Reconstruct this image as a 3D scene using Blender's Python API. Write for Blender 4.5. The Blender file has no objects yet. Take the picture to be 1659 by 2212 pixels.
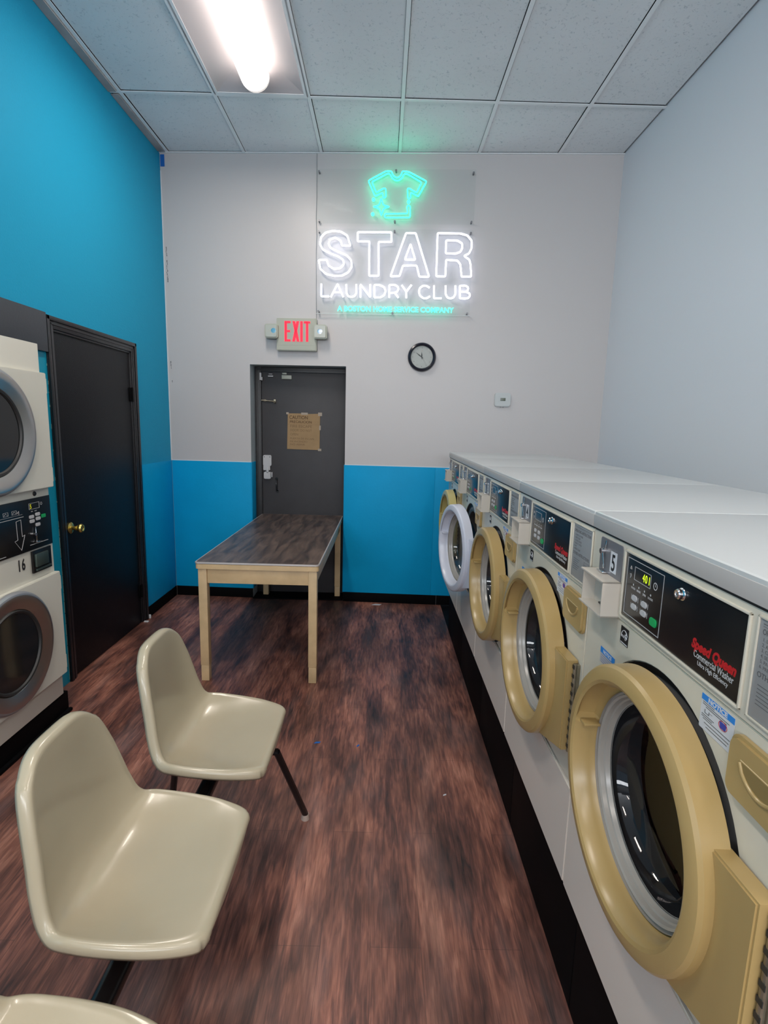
import bpy, bmesh, math, random
from mathutils import Vector, Matrix
random.seed(7)
PI = math.pi
C = bpy.context.scene.collection

# ------------------------------------------------------------------ camera
CAM_H = 1.5471
RT = Vector((0.99968659, -0.00175787, 0.02497257)); UP = Vector((-0.02437084, 0.15980601, 0.98684756)); FW = Vector((0.00572552, 0.98714687, -0.15971308))
cd = bpy.data.cameras.new('camera'); cam = bpy.data.objects.new('camera', cd); C.objects.link(cam)
cd.sensor_fit = 'HORIZONTAL'; cd.sensor_width = 36.0; cd.lens = 1158.12 / 1659 * 36.0; cd.clip_start = 0.02
cam.matrix_world = Matrix(((RT.x, UP.x, -FW.x, 0), (RT.y, UP.y, -FW.y, 0), (RT.z, UP.z, -FW.z, CAM_H), (0, 0, 0, 1)))
bpy.context.scene.camera = cam

# ------------------------------------------------------------------ world, light, exposure
EXPOSURE = 0.06
LENS_POWER = 6.0
TUBE_WATTS = 20.0
WINDOW_POWER = 430.0
vs = bpy.context.scene.view_settings
bpy.context.scene.display_settings.display_device = 'sRGB'
vs.view_transform = 'Standard'; vs.look = 'None'; vs.gamma = 1.0; vs.use_curve_mapping = False; vs.exposure = EXPOSURE
w = bpy.data.worlds.new('world'); bpy.context.scene.world = w; w.use_nodes = True
w.node_tree.nodes['Background'].inputs[0].default_value = (0.55, 0.75, 1.0, 1)
w.node_tree.nodes['Background'].inputs[1].default_value = 0.6
try:
    bpy.context.scene.cycles.max_bounces = 8
    bpy.context.scene.cycles.sample_clamp_indirect = 6.0
    bpy.context.scene.cycles.use_denoising = True
    bpy.context.scene.cycles.caustics_reflective = False
    bpy.context.scene.cycles.caustics_refractive = False
except Exception:
    pass

# ------------------------------------------------------------------ materials
def lin(c):
    return tuple(((v / 255) / 12.92 if v / 255 <= .04045 else ((v / 255 + .055) / 1.055) ** 2.4) for v in c)
def mat(name, rgb, rough=.5, metal=0.0, spec=.5, noise=0.0, nscale=8.0, bump=0.0, bscale=60.0, emit=None, estr=0.0, coat=0.0, alpha=None):
    """rgb is a linear albedo"""
    m = bpy.data.materials.new(name); m.use_nodes = True
    nt = m.node_tree; b = nt.nodes['Principled BSDF']
    b.inputs['Base Color'].default_value = (*rgb, 1); b.inputs['Roughness'].default_value = rough
    b.inputs['Metallic'].default_value = metal; b.inputs['Specular IOR Level'].default_value = spec
    b.inputs['Coat Weight'].default_value = coat
    tc = nt.nodes.new('ShaderNodeTexCoord')
    if noise > 0:
        n = nt.nodes.new('ShaderNodeTexNoise'); n.inputs['Scale'].default_value = nscale; n.inputs['Detail'].default_value = 6
        nt.links.new(tc.outputs['Object'], n.inputs['Vector'])
        mx = nt.nodes.new('ShaderNodeMixRGB'); mx.blend_type = 'MULTIPLY'; mx.inputs[0].default_value = 1
        mx.inputs[1].default_value = (*rgb, 1)
        rp = nt.nodes.new('ShaderNodeMapRange'); rp.inputs[1].default_value = .3; rp.inputs[2].default_value = .7
        rp.inputs[3].default_value = 1 - noise; rp.inputs[4].default_value = 1 + noise * .5
        nt.links.new(n.outputs['Fac'], rp.inputs[0]); nt.links.new(rp.outputs[0], mx.inputs[2]); nt.links.new(mx.outputs[0], b.inputs['Base Color'])
    if bump > 0:
        n2 = nt.nodes.new('ShaderNodeTexNoise'); n2.inputs['Scale'].default_value = bscale; n2.inputs['Detail'].default_value = 4
        nt.links.new(tc.outputs['Object'], n2.inputs['Vector'])
        bp = nt.nodes.new('ShaderNodeBump'); bp.inputs['Strength'].default_value = bump; bp.inputs['Distance'].default_value = .004
        nt.links.new(n2.outputs['Fac'], bp.inputs['Height']); nt.links.new(bp.outputs[0], b.inputs['Normal'])
    if emit is not None:
        b.inputs['Emission Color'].default_value = (*emit, 1); b.inputs['Emission Strength'].default_value = estr
    return m

def glass_mat(name, tint, ior=1.45, rough=.02, edge=.55):
    m = bpy.data.materials.new(name); m.use_nodes = True; nt = m.node_tree
    for n in list(nt.nodes):
        if n.type != 'OUTPUT_MATERIAL': nt.nodes.remove(n)
    out = [n for n in nt.nodes if n.type == 'OUTPUT_MATERIAL'][0]
    tr = nt.nodes.new('ShaderNodeBsdfTransparent'); tr.inputs[0].default_value = (*tint, 1)
    gl = nt.nodes.new('ShaderNodeBsdfGlossy'); gl.inputs['Roughness'].default_value = rough
    lw = nt.nodes.new('ShaderNodeLayerWeight'); lw.inputs[0].default_value = .5
    pw = nt.nodes.new('ShaderNodeMath'); pw.operation = 'POWER'; pw.inputs[1].default_value = 4.0; nt.links.new(lw.outputs['Facing'], pw.inputs[0])
    fr = nt.nodes.new('ShaderNodeMath'); fr.operation = 'MULTIPLY_ADD'; fr.inputs[1].default_value = edge; fr.inputs[2].default_value = ((ior - 1) / (ior + 1)) ** 2; nt.links.new(pw.outputs[0], fr.inputs[0])
    mx = nt.nodes.new('ShaderNodeMixShader')
    nt.links.new(fr.outputs[0], mx.inputs[0]); nt.links.new(tr.outputs[0], mx.inputs[1]); nt.links.new(gl.outputs[0], mx.inputs[2])
    nt.links.new(mx.outputs[0], out.inputs[0])
    return m

M = {}
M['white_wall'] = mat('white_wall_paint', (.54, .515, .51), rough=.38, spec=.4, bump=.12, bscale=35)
M['white_wall_side'] = mat('white_wall_daylight_tint', (.70, .73, .77), rough=.36, spec=.45, bump=.1, bscale=30)  # cool daylight cast on the right wall is put into its colour
M['blue_wall'] = mat('blue_wall_paint', (.016, .32, .53), rough=.55, spec=.10, bump=.35, bscale=90)
M['blue_low'] = mat('blue_wainscot_paint', (.002, .335, .64), rough=.5, spec=.14, bump=.15, bscale=60, noise=.06, nscale=3)
M['blue_strip'] = mat('teal_paint', (.003, .28, .42), rough=.4, bump=.15)
M['reveal'] = mat('reveal_paint', (.50, .56, .58), rough=.5)
M['black_trim'] = mat('black_trim_paint', (.012, .012, .015), rough=.33, spec=.5, bump=.2, bscale=40)
M['slate_board'] = mat('slate_board_paint', (.030, .036, .046), rough=.4, spec=.5, bump=.1)
M['black_base'] = mat('black_cove_base', (.0035, .0035, .004), rough=.6, spec=.05)
M['black_floor'] = mat('black_painted_concrete', (.004, .004, .005), rough=.6, spec=.12, noise=.4, nscale=12, bump=.2)
M['door_black'] = mat('black_door_paint', (.006, .006, .008), rough=.4, spec=.22, bump=.35, bscale=220)
M['door_grey'] = mat('charcoal_door_paint', (.040, .038, .041), rough=.5, spec=.4, noise=.12, nscale=5, bump=.2, bscale=200)
M['frame_dark'] = mat('dark_frame_paint', (.018, .018, .019), rough=.4, spec=.5, noise=.3, nscale=20)
M['grid'] = mat('ceiling_grid_metal', (.90, .92, .93), rough=.45)
M['board'] = mat('bare_board', (.42, .41, .41), rough=.8, noise=.25, nscale=6)
M['fixture'] = mat('fixture_enamel', (.46, .44, .45), rough=.5)
M['lens'] = mat('light_lens', (.9, .85, .82), rough=.4, emit=(1.0, .90, .84), estr=LENS_POWER)
M['lens_end'] = mat('light_lens_end', (.9, .85, .82), rough=.4, emit=(1.0, .86, .78), estr=.55)
M['cream'] = mat('cream_enamel', (.63, .59, .49), rough=.3, spec=.5, coat=.2)
M['cream_low'] = mat('cream_lower_enamel', (.68, .62, .555), rough=.32, spec=.5, coat=.2)
M['lid'] = mat('lid_enamel', (.52, .535, .53), rough=.3, spec=.5, coat=.2)
M['lid_front'] = mat('lid_shade_enamel', (.46, .44, .42), rough=.35)  # same lid enamel, with the shade of its front put into the colour
M['dryer'] = mat('dryer_enamel', (.68, .66, .575), rough=.32, spec=.45)
M['box'] = mat('coin_box_enamel', (.52, .48, .42), rough=.4)
M['yellow'] = mat('yellowed_plastic', (.41, .285, .115), rough=.28, spec=.5, noise=.05, nscale=4)
M['yellow_new'] = mat('pale_yellow_plastic', (.50, .42, .17), rough=.28, spec=.5)
M['white_plastic'] = mat('white_plastic', (.58, .60, .68), rough=.28, spec=.5)
M['gasket'] = mat('clear_grey_gasket', (.33, .31, .28), rough=.25, spec=.6)
M['gasket_dark'] = mat('dark_rubber', (.02, .02, .02), rough=.5)
M['dish'] = mat('grey_dish', (.10, .10, .098), rough=.45)
M['drum'] = mat('dark_drum_steel', (.035, .037, .045), rough=.22, metal=.85)
M['glass'] = glass_mat('door_glass', (.40, .42, .46), ior=1.5)
M['acrylic'] = glass_mat('clear_acrylic', (.97, .98, .98), ior=1.08, rough=.05, edge=.2)
M['panel_black'] = mat('black_glossy_panel', (.007, .007, .008), rough=.25, spec=.5)
M['panel_line'] = mat('panel_line_grey', (.45, .46, .47), rough=.5)
M['print_white'] = mat('print_white', (.55, .55, .55), rough=.5)
M['print_red'] = mat('print_red', (.50, .012, .016), rough=.45)
M['print_black'] = mat('print_black', (.010, .010, .011), rough=.5)
M['print_grey'] = mat('print_grey', (.12, .12, .12), rough=.5)
M['plate_grey'] = mat('grey_coin_plate', (.20, .20, .215), rough=.4, metal=.3)
M['plate_instr'] = mat('silver_instruction_plate', (.34, .345, .35), rough=.4, metal=.2)
M['chrome'] = mat('chrome', (.72, .72, .74), rough=.12, metal=1.0)
M['steel'] = mat('brushed_steel', (.66, .61, .57), rough=.30, metal=1.0, noise=.1, nscale=3)
M['steel_edge'] = mat('grey_ring_edge', (.34, .35, .37), rough=.35, metal=.5)
M['hinge_steel'] = mat('worn_hinge_steel', (.30, .27, .20), rough=.4, metal=.8, noise=.4, nscale=40)
M['sticker_white'] = mat('sticker_white', (.62, .63, .66), rough=.45)
M['sticker_blue'] = mat('sticker_blue', (.012, .22, .65), rough=.45)
M['sticker_navy'] = mat('sticker_navy', (.03, .05, .35), rough=.45)
M['btn_white'] = mat('button_grey', (.48, .48, .49), rough=.4)
M['btn_green'] = mat('button_green', (.010, .35, .10), rough=.4)
M['led'] = mat('display_digits', (.5, .7, .0), rough=.5, emit=(.62, .80, .03), estr=1.0)
M['led_dim'] = mat('display_digits_dim', (.4, .4, .0), rough=.5, emit=(.45, .42, .02), estr=.8)
M['table_paint'] = mat('beige_table_enamel', (.64, .46, .255), rough=.42, noise=.16, nscale=9, bump=.1)
M['table_edge'] = mat('pale_table_edging', (.60, .56, .54), rough=.35, metal=.3)
M['shell'] = mat('cream_fibreglass', (.43, .375, .265), rough=.24, spec=.5, noise=.035, nscale=4, coat=.12)
M['tube_black'] = mat('black_tube_enamel', (.006, .006, .007), rough=.25, spec=.5)
M['glide'] = mat('worn_glide', (.42, .33, .28), rough=.5)
M['neon_green'] = mat('neon_green_tube', (.1, .8, .6), rough=.4, emit=(.015, 1.0, .52), estr=4.4)
M['neon_teal'] = mat('neon_teal_letters', (.1, .8, .7), rough=.4, emit=(.05, 1.0, .62), estr=2.3)
M['neon_white'] = mat('neon_white_tube', (.9, .9, .95), rough=.4, emit=(.80, .81, 1.0), estr=2.5)
M['exit_red'] = mat('exit_red_letters', (.8, .0, .02), rough=.4, emit=(1.0, .012, .045), estr=.95)
M['sign_beige'] = mat('ivory_sign_plastic', (.40, .41, .34), rough=.4)
M['lamp_lens'] = mat('lamp_head_lens', (.48, .49, .43), rough=.12, spec=.7, coat=.5)
M['clock_rim'] = mat('clock_rim_black', (.012, .012, .022), rough=.22, spec=.5)
M['clock_face'] = mat('clock_face', (.42, .43, .41), rough=.5)
M['thermo'] = mat('thermostat_white', (.50, .53, .53), rough=.45)
M['thermo_screen'] = mat('thermostat_screen', (.10, .12, .09), rough=.3)
M['cardboard'] = mat('brown_cardboard', (.34, .22, .11), rough=.8, noise=.08, nscale=14)
M['ink'] = mat('marker_ink', (.10, .05, .02), rough=.8)
M['ink_faint'] = mat('faded_marker_ink', (.19, .115, .055), rough=.8)
M['tape'] = mat('masking_tape', (.36, .30, .24), rough=.6)
M['blue_tape'] = mat('blue_painters_tape', (.006, .12, .45), rough=.5)
M['lock_white'] = mat('lock_white_enamel', (.46, .46, .47), rough=.4)
M['brass'] = mat('brass', (.62, .50, .16), rough=.25, metal=.9)
M['white_caulk'] = mat('white_caulk', (.66, .68, .70), rough=.6)
M['plywood'] = mat('grimy_plywood_edge', (.06, .05, .04), rough=.7, noise=.6, nscale=25)
M['cord'] = mat('grey_cord', (.30, .31, .32), rough=.5)
M['coin_cup'] = mat('green_grey_metal', (.10, .14, .125), rough=.35, metal=.7)
M['dryer_glass'] = mat('dark_dryer_glass', (.012, .013, .014), rough=.08, spec=.5)
M['carton'] = mat('window_frame_metal', (.2, .2, .2), rough=.4, metal=.5)

def wood_floor():
    m = bpy.data.materials.new('wood_look_vinyl'); m.use_nodes = True; nt = m.node_tree; N = nt.nodes; L = nt.links
    b = N['Principled BSDF']; tc = N.new('ShaderNodeTexCoord')
    def mapn(sx, sy, sz=1):
        mp = N.new('ShaderNodeMapping'); mp.inputs['Scale'].default_value = (sx, sy, sz); L.new(tc.outputs['Object'], mp.inputs[0]); return mp
    def noise(mp, sc, det=5, dist=0.0):
        n = N.new('ShaderNodeTexNoise'); n.inputs['Scale'].default_value = sc; n.inputs['Detail'].default_value = det
        n.inputs['Distortion'].default_value = dist; L.new(mp.outputs[0], n.inputs['Vector']); return n
    br = N.new('ShaderNodeTexBrick'); mp0 = N.new('ShaderNodeMapping'); mp0.inputs['Rotation'].default_value = (0, 0, PI / 2); L.new(tc.outputs['Object'], mp0.inputs[0])
    L.new(mp0.outputs[0], br.inputs['Vector']); br.inputs['Scale'].default_value = 1; br.inputs['Brick Width'].default_value = .92; br.inputs['Row Height'].default_value = .152
    br.inputs['Mortar Size'].default_value = .0005; br.inputs['Color1'].default_value = (.25, .25, .25, 1); br.inputs['Color2'].default_value = (.75, .75, .75, 1); br.inputs['Mortar'].default_value = (0.1, .1, .1, 1)
    grain = noise(mapn(30, 3.6), 2.0, 9, .7); blot = noise(mapn(5, 1.3), 1.6, 4, .4); fine = noise(mapn(120, 6), 2.0, 3)
    cr = N.new('ShaderNodeValToRGB'); e = cr.color_ramp.elements
    e[0].position = .28; e[0].color = (.030, .018, .018, 1); e[1].position = .75; e[1].color = (.50, .225, .155, 1)
    k = e.new(.45); k.color = (.145, .058, .045, 1); k2 = e.new(.58); k2.color = (.29, .115, .080, 1)
    s1 = N.new('ShaderNodeMath'); s1.operation = 'MULTIPLY_ADD'; L.new(blot.outputs['Fac'], s1.inputs[0]); s1.inputs[1].default_value = .75
    s2 = N.new('ShaderNodeMath'); s2.operation = 'MULTIPLY'; L.new(grain.outputs['Fac'], s2.inputs[0]); s2.inputs[1].default_value = .55
    L.new(s2.outputs[0], s1.inputs[2])
    s3 = N.new('ShaderNodeMath'); s3.operation = 'MULTIPLY_ADD'; L.new(br.outputs['Color'], s3.inputs[0]); s3.inputs[1].default_value = .10; L.new(s1.outputs[0], s3.inputs[2])
    s4 = N.new('ShaderNodeMath'); s4.operation = 'SUBTRACT'; L.new(s3.outputs[0], s4.inputs[0]); s4.inputs[1].default_value = .19
    L.new(s4.outputs[0], cr.inputs[0])
    m1 = N.new('ShaderNodeMixRGB'); m1.blend_type = 'MULTIPLY'; m1.inputs[0].default_value = .55
    fr = N.new('ShaderNodeMapRange'); fr.inputs[1].default_value = .3; fr.inputs[2].default_value = .7; fr.inputs[3].default_value = .5; fr.inputs[4].default_value = 1.3
    L.new(fine.outputs['Fac'], fr.inputs[0]); L.new(cr.outputs[0], m1.inputs[1]); L.new(fr.outputs[0], m1.inputs[2])
    # grey scuffed haze of wear
    wear = noise(mapn(3, .8), 2.3, 6, .3); wr = N.new('ShaderNodeMapRange'); wr.inputs[1].default_value = .5; wr.inputs[2].default_value = .75; wr.inputs[3].default_value = 0; wr.inputs[4].default_value = .35
    L.new(wear.outputs['Fac'], wr.inputs[0]); m2 = N.new('ShaderNodeMixRGB'); L.new(wr.outputs[0], m2.inputs[0]); L.new(m1.outputs[0], m2.inputs[1]); m2.inputs[2].default_value = (.24, .18, .175, 1)
    pn = noise(mapn(2.2, .9), 1.7, 5, .5); pr_ = N.new('ShaderNodeMapRange'); pr_.inputs[1].default_value = .36; pr_.inputs[2].default_value = .6; pr_.inputs[3].default_value = .5; pr_.inputs[4].default_value = 1.12
    L.new(pn.outputs['Fac'], pr_.inputs[0]); m3 = N.new('ShaderNodeMixRGB'); m3.blend_type = 'MULTIPLY'; m3.inputs[0].default_value = 1; L.new(m2.outputs[0], m3.inputs[1]); L.new(pr_.outputs[0], m3.inputs[2]); m2 = m3
    # seams
    sm = N.new('ShaderNodeMixRGB'); sm.blend_type = 'MIX'; L.new(br.outputs['Fac'], sm.inputs[0]); L.new(m2.outputs[0], sm.inputs[1]); sm.inputs[2].default_value = (.05, .025, .022, 1)
    L.new(sm.outputs[0], b.inputs['Base Color'])
    rr = N.new('ShaderNodeMapRange'); rr.inputs[3].default_value = .32; rr.inputs[4].default_value = .55; L.new(wear.outputs['Fac'], rr.inputs[0]); L.new(rr.outputs[0], b.inputs['Roughness'])
    bp = N.new('ShaderNodeBump'); bp.inputs['Strength'].default_value = .25; bp.inputs['Distance'].default_value = .002; L.new(fine.outputs['Fac'], bp.inputs['Height']); L.new(bp.outputs[0], b.inputs['Normal'])
    b.inputs['Specular IOR Level'].default_value = .45
    return m
M['floor'] = wood_floor()

def table_top_mat():
    m = bpy.data.materials.new('walnut_laminate'); m.use_nodes = True; nt = m.node_tree; N = nt.nodes; L = nt.links; b = N['Principled BSDF']
    tc = N.new('ShaderNodeTexCoord'); mp = N.new('ShaderNodeMapping'); mp.inputs['Scale'].default_value = (9, 1.6, 1); L.new(tc.outputs['Object'], mp.inputs[0])
    n = N.new('ShaderNodeTexNoise'); n.inputs['Scale'].default_value = 2.4; n.inputs['Detail'].default_value = 7; n.inputs['Distortion'].default_value = .7; L.new(mp.outputs[0], n.inputs[0])
    cr = N.new('ShaderNodeValToRGB'); e = cr.color_ramp.elements; e[0].position = .35; e[0].color = (.040, .030, .030, 1); e[1].position = .72; e[1].color = (.17, .115, .092, 1)
    L.new(n.outputs['Fac'], cr.inputs[0])
    n2 = N.new('ShaderNodeTexNoise'); n2.inputs['Scale'].default_value = 3.2; n2.inputs['Detail'].default_value = 3; L.new(tc.outputs['Object'], n2.inputs[0])
    r2 = N.new('ShaderNodeMapRange'); r2.inputs[1].default_value = .62; r2.inputs[2].default_value = .8; r2.inputs[3].default_value = 0; r2.inputs[4].default_value = .55; L.new(n2.outputs['Fac'], r2.inputs[0])
    mx = N.new('ShaderNodeMixRGB'); L.new(r2.outputs[0], mx.inputs[0]); L.new(cr.outputs[0], mx.inputs[1]); mx.inputs[2].default_value = (.25, .17, .13, 1)
    L.new(mx.outputs[0], b.inputs['Base Color']); b.inputs['Roughness'].default_value = .38
    return m
M['table_top'] = table_top_mat()

def tile_mat():
    m = bpy.data.materials.new('fissured_ceiling_tile'); m.use_nodes = True; nt = m.node_tree; N = nt.nodes; L = nt.links; b = N['Principled BSDF']
    tc = N.new('ShaderNodeTexCoord')
    n = N.new('ShaderNodeTexNoise'); n.inputs['Scale'].default_value = 55; n.inputs['Detail'].default_value = 5; n.inputs['Distortion'].default_value = 1.2; L.new(tc.outputs['Object'], n.inputs[0])
    r = N.new('ShaderNodeMapRange'); r.inputs[1].default_value = .60; r.inputs[2].default_value = .68; r.inputs[3].default_value = 0; r.inputs[4].default_value = 1; L.new(n.outputs['Fac'], r.inputs[0])
    n3 = N.new('ShaderNodeTexNoise'); n3.inputs['Scale'].default_value = 2; L.new(tc.outputs['Object'], n3.inputs[0])
    mx = N.new('ShaderNodeMixRGB'); L.new(r.outputs[0], mx.inputs[0]); mx.inputs[1].default_value = (.90, .92, .935, 1); mx.inputs[2].default_value = (.70, .74, .77, 1)
    m2 = N.new('ShaderNodeMixRGB'); m2.blend_type = 'MULTIPLY'; m2.inputs[0].default_value = .15; L.new(mx.outputs[0], m2.inputs[1]); L.new(n3.outputs['Fac'], m2.inputs[2])
    L.new(m2.outputs[0], b.inputs['Base Color']); b.inputs['Roughness'].default_value = .85
    bp = N.new('ShaderNodeBump'); bp.inputs['Strength'].default_value = .5; bp.inputs['Distance'].default_value = .003; bp.invert = True; L.new(r.outputs[0], bp.inputs['Height']); L.new(bp.outputs[0], b.inputs['Normal'])
    return m
M['tile'] = tile_mat()

# ------------------------------------------------------------------ geometry helpers
class Fr:
    """a face frame: a runs along the face, b runs up, h stands out of it; gives local points"""
    def __init__(s, o, right, out, up=(0, 0, 1)):
        s.o = Vector(o); s.r = Vector(right); s.n = Vector(out); s.u = Vector(up)
    def __call__(s, a, b, h=0.0):
        return s.o + s.r * a + s.u * b + s.n * h
    def mx(s):
        m = Matrix((s.r, s.u, s.n)).transposed().to_4x4(); m.translation = s.o; return m
WORLD = Fr((0, 0, 0), (1, 0, 0), (0, 1, 0))   # a=x, b=z, h=y

class MB:
    def __init__(s, fr=WORLD):
        s.bm = bmesh.new(); s.f = fr
    def _merge(s, t, smooth=False):
        bmesh.ops.recalc_face_normals(t, faces=t.faces)
        for f in t.faces: f.smooth = smooth
        me = bpy.data.meshes.new('t'); t.to_mesh(me); t.free(); s.bm.from_mesh(me); bpy.data.meshes.remove(me)
    def box(s, a0, a1, b0, b1, h0, h1, bev=0.0, seg=2):
        t = bmesh.new(); f = s.f
        v = [t.verts.new(f(a, b, h)) for h in (h0, h1) for b in (b0, b1) for a in (a0, a1)]
        for q in ((0, 1, 3, 2), (4, 6, 7, 5), (0, 4, 5, 1), (2, 3, 7, 6), (0, 2, 6, 4), (1, 5, 7, 3)):
            t.faces.new([v[i] for i in q])
        if bev > 0:
            bmesh.ops.recalc_face_normals(t, faces=t.faces)
            bmesh.ops.bevel(t, geom=list(t.edges), offset=bev, segments=seg, profile=.6, affect='EDGES')
        s._merge(t); return s
    def poly(s, pts, h0, h1, bev=0.0):
        """extruded outline of (a,b) points between h0 and h1"""
        t = bmesh.new(); f = s.f
        A = [t.verts.new(f(a, b, h0)) for a, b in pts]; B = [t.verts.new(f(a, b, h1)) for a, b in pts]; n = len(pts)
        t.faces.new(A[::-1]); top = t.faces.new(B)
        for i in range(n): t.faces.new((A[i], A[(i + 1) % n], B[(i + 1) % n], B[i]))
        if bev > 0:
            bmesh.ops.recalc_face_normals(t, faces=t.faces)
            bmesh.ops.bevel(t, geom=[e for e in top.edges], offset=bev, segments=2, affect='EDGES')
        bmesh.ops.triangulate(t, faces=[q for q in t.faces if len(q.verts) > 4], ngon_method='EAR_CLIP')
        s._merge(t); return s
    def rrect(s, a0, a1, b0, b1, r, h0, h1, bev=0.0, n=5):
        P = []
        for cx, cy, st in ((a1 - r, b1 - r, 0), (a0 + r, b1 - r, 90), (a0 + r, b0 + r, 180), (a1 - r, b0 + r, 270)):
            for i in range(n + 1):
                t = math.radians(st + 90 * i / n); P.append((cx + r * math.cos(t), cy + r * math.sin(t)))
        return s.poly(P, h0, h1, bev)
    def lathe(s, ca, cb, prof, n=64, a0=0.0, a1=360.0, close=False, fn=None):
        """profile of (radius, h) turned about the outward axis through (ca,cb)"""
        t = bmesh.new(); f = s.f; full = abs(a1 - a0) >= 359.9; rows = []
        cnt = n if full else n + 1
        for i in range(cnt):
            th = math.radians(a0 + (a1 - a0) * i / n); row = []
            for j, (r, h) in enumerate(prof):
                if fn: r, h = fn(math.degrees(th) % 360, j, r, h)
                row.append(t.verts.new(f(ca + r * math.cos(th), cb + r * math.sin(th), h)))
            rows.append(row)
        m = len(prof)
        for i in range(n):
            A = rows[i]; B = rows[(i + 1) % cnt]
            for j in range(m if close else m - 1):
                k = (j + 1) % m
                t.faces.new((A[j], B[j], B[k], A[k]))
        bmesh.ops.remove_doubles(t, verts=t.verts, dist=1e-5)
        s._merge(t, True); return s
    def disc(s, ca, cb, r, h, n=48):
        t = bmesh.new(); t.faces.new([t.verts.new(s.f(ca + r * math.cos(2 * PI * i / n), cb + r * math.sin(2 * PI * i / n), h)) for i in range(n)]); s._merge(t); return s
    def cyl(s, p0, p1, r0, r1=None, n=20, caps=True):
        """cylinder between two local points (Vectors)"""
        r1 = r0 if r1 is None else r1; t = bmesh.new(); d = (Vector(p1) - Vector(p0)).normalized()
        x = d.orthogonal().normalized(); y = d.cross(x)
        A = [t.verts.new(Vector(p0) + (x * math.cos(2 * PI * i / n) + y * math.sin(2 * PI * i / n)) * r0) for i in range(n)]
        B = [t.verts.new(Vector(p1) + (x * math.cos(2 * PI * i / n) + y * math.sin(2 * PI * i / n)) * r1) for i in range(n)]
        for i in range(n): t.faces.new((A[i], A[(i + 1) % n], B[(i + 1) % n], B[i]))
        if caps: t.faces.new(A[::-1]); t.faces.new(B)
        s._merge(t, True)
        return s
    def quad(s, pts):
        t = bmesh.new(); t.faces.new([t.verts.new(Vector(p)) for p in pts]); s._merge(t); return s
    def path(s, pts, rad, closed=False, res=6, smooth_poly=False):
        """round tube along (a,b,h) points"""
        cu = bpy.data.curves.new('p', 'CURVE'); cu.dimensions = '3D'; cu.bevel_depth = rad; cu.bevel_resolution = 3; cu.use_fill_caps = True
        sp = cu.splines.new('POLY'); sp.points.add(len(pts) - 1)
        for i, p in enumerate(pts): sp.points[i].co = (*s.f(*p), 1)
        sp.use_cyclic_u = closed
        o = bpy.data.objects.new('p', cu); C.objects.link(o); bpy.context.view_layer.update()
        me = bpy.data.meshes.new_from_object(o.evaluated_get(bpy.context.evaluated_depsgraph_get()))
        for f in me.polygons: f.use_smooth = True
        s.bm.from_mesh(me); bpy.data.objects.remove(o); bpy.data.curves.remove(cu); bpy.data.meshes.remove(me); return s
    def text(s, txt, a, b, size, h, align='LEFT', bold=0.0, shear=0.0, sx=1.0, ext=.0004, rot=0.0, spacing=1.0, width=None):
        cu = bpy.data.curves.new('t', 'FONT'); cu.body = txt; cu.size = size; cu.align_x = align; cu.offset = bold; cu.shear = shear; cu.extrude = ext
        cu.space_character = spacing; cu.resolution_u = 3
        o = bpy.data.objects.new('t', cu); C.objects.link(o); bpy.context.view_layer.update()
        me = bpy.data.meshes.new_from_object(o.evaluated_get(bpy.context.evaluated_depsgraph_get()))
        if width is not None and len(me.vertices):
            xs = [v.co.x for v in me.vertices]; sx = width / (max(xs) - min(xs))
        me.transform(s.f.mx() @ Matrix.Translation((a, b, h)) @ Matrix.Rotation(rot, 4, 'Z') @ Matrix.Diagonal((sx, 1, 1, 1)))
        s.bm.from_mesh(me); bpy.data.objects.remove(o); bpy.data.curves.remove(cu); bpy.data.meshes.remove(me); return s
    def done(s, name, m, parent=None, loc=None, mods=None):
        me = bpy.data.meshes.new(name); s.bm.to_mesh(me); s.bm.free(); me.materials.append(m); me.set_sharp_from_angle(angle=math.radians(28))
        o = bpy.data.objects.new(name, me); C.objects.link(o)
        if parent: o.parent = parent
        if loc: o.location = loc
        return o

def thing(name, label, cat, loc, rotz=0.0, group=None):
    o = bpy.data.objects.new(name, None); C.objects.link(o); o.empty_display_size = .05
    o.location = loc; o.rotation_euler = (0, 0, rotz); o['label'] = label; o['category'] = cat
    if group: o['group'] = group
    return o
def tag(o, label, cat, group=None):
    o['label'] = label; o['category'] = cat
    if group: o['group'] = group
    return o
def struct(o, label=None):
    o['kind'] = 'structure'
    if label: o['label'] = label
    return o
def dup(o, parent=None):
    c = o.copy(); C.objects.link(c)
    if parent: c.parent = parent
    for ch in list(o.children): dup(ch, c)
    return c

# ------------------------------------------------------------------ the room
XL, XR, ZC, D0, BW = -1.8206, 1.7896, 3.63, 4.5562, -.0484
YB = -5.2
XW, YW = -6.2, -.7      # the shop opens out to the left behind the camera
WANG = math.atan(BW)
def wy(x): return D0 + BW * x
def wall_frame(x, z):
    """an Empty placed on the back wall uses this: a along the wall, b up, h out into the room"""
    return Fr((0, 0, 0), (1, 0, 0), (0, -1, 0))
VX = .541
mb = MB(); mb.quad([(XL, YW, 0), (VX, YW, 0), (VX, 4.9, 0), (XL, 4.9, 0)]); mb.quad([(XW, YB, 0), (VX, YB, 0), (VX, YW, 0), (XW, YW, 0)]); mb.quad([(XL - .1, 2.99, 0), (XL, 2.99, 0), (XL, 4.02, 0), (XL - .1, 4.02, 0)]); struct(mb.done('floor', M['floor']), 'wood look vinyl floor')
mb = MB(); mb.quad([(VX, YB, -.002), (XR, YB, -.002), (XR, 4.9, -.002), (VX, 4.9, -.002)]); struct(mb.done('floor', M['black_floor']), 'bare black floor behind the washers')

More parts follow.
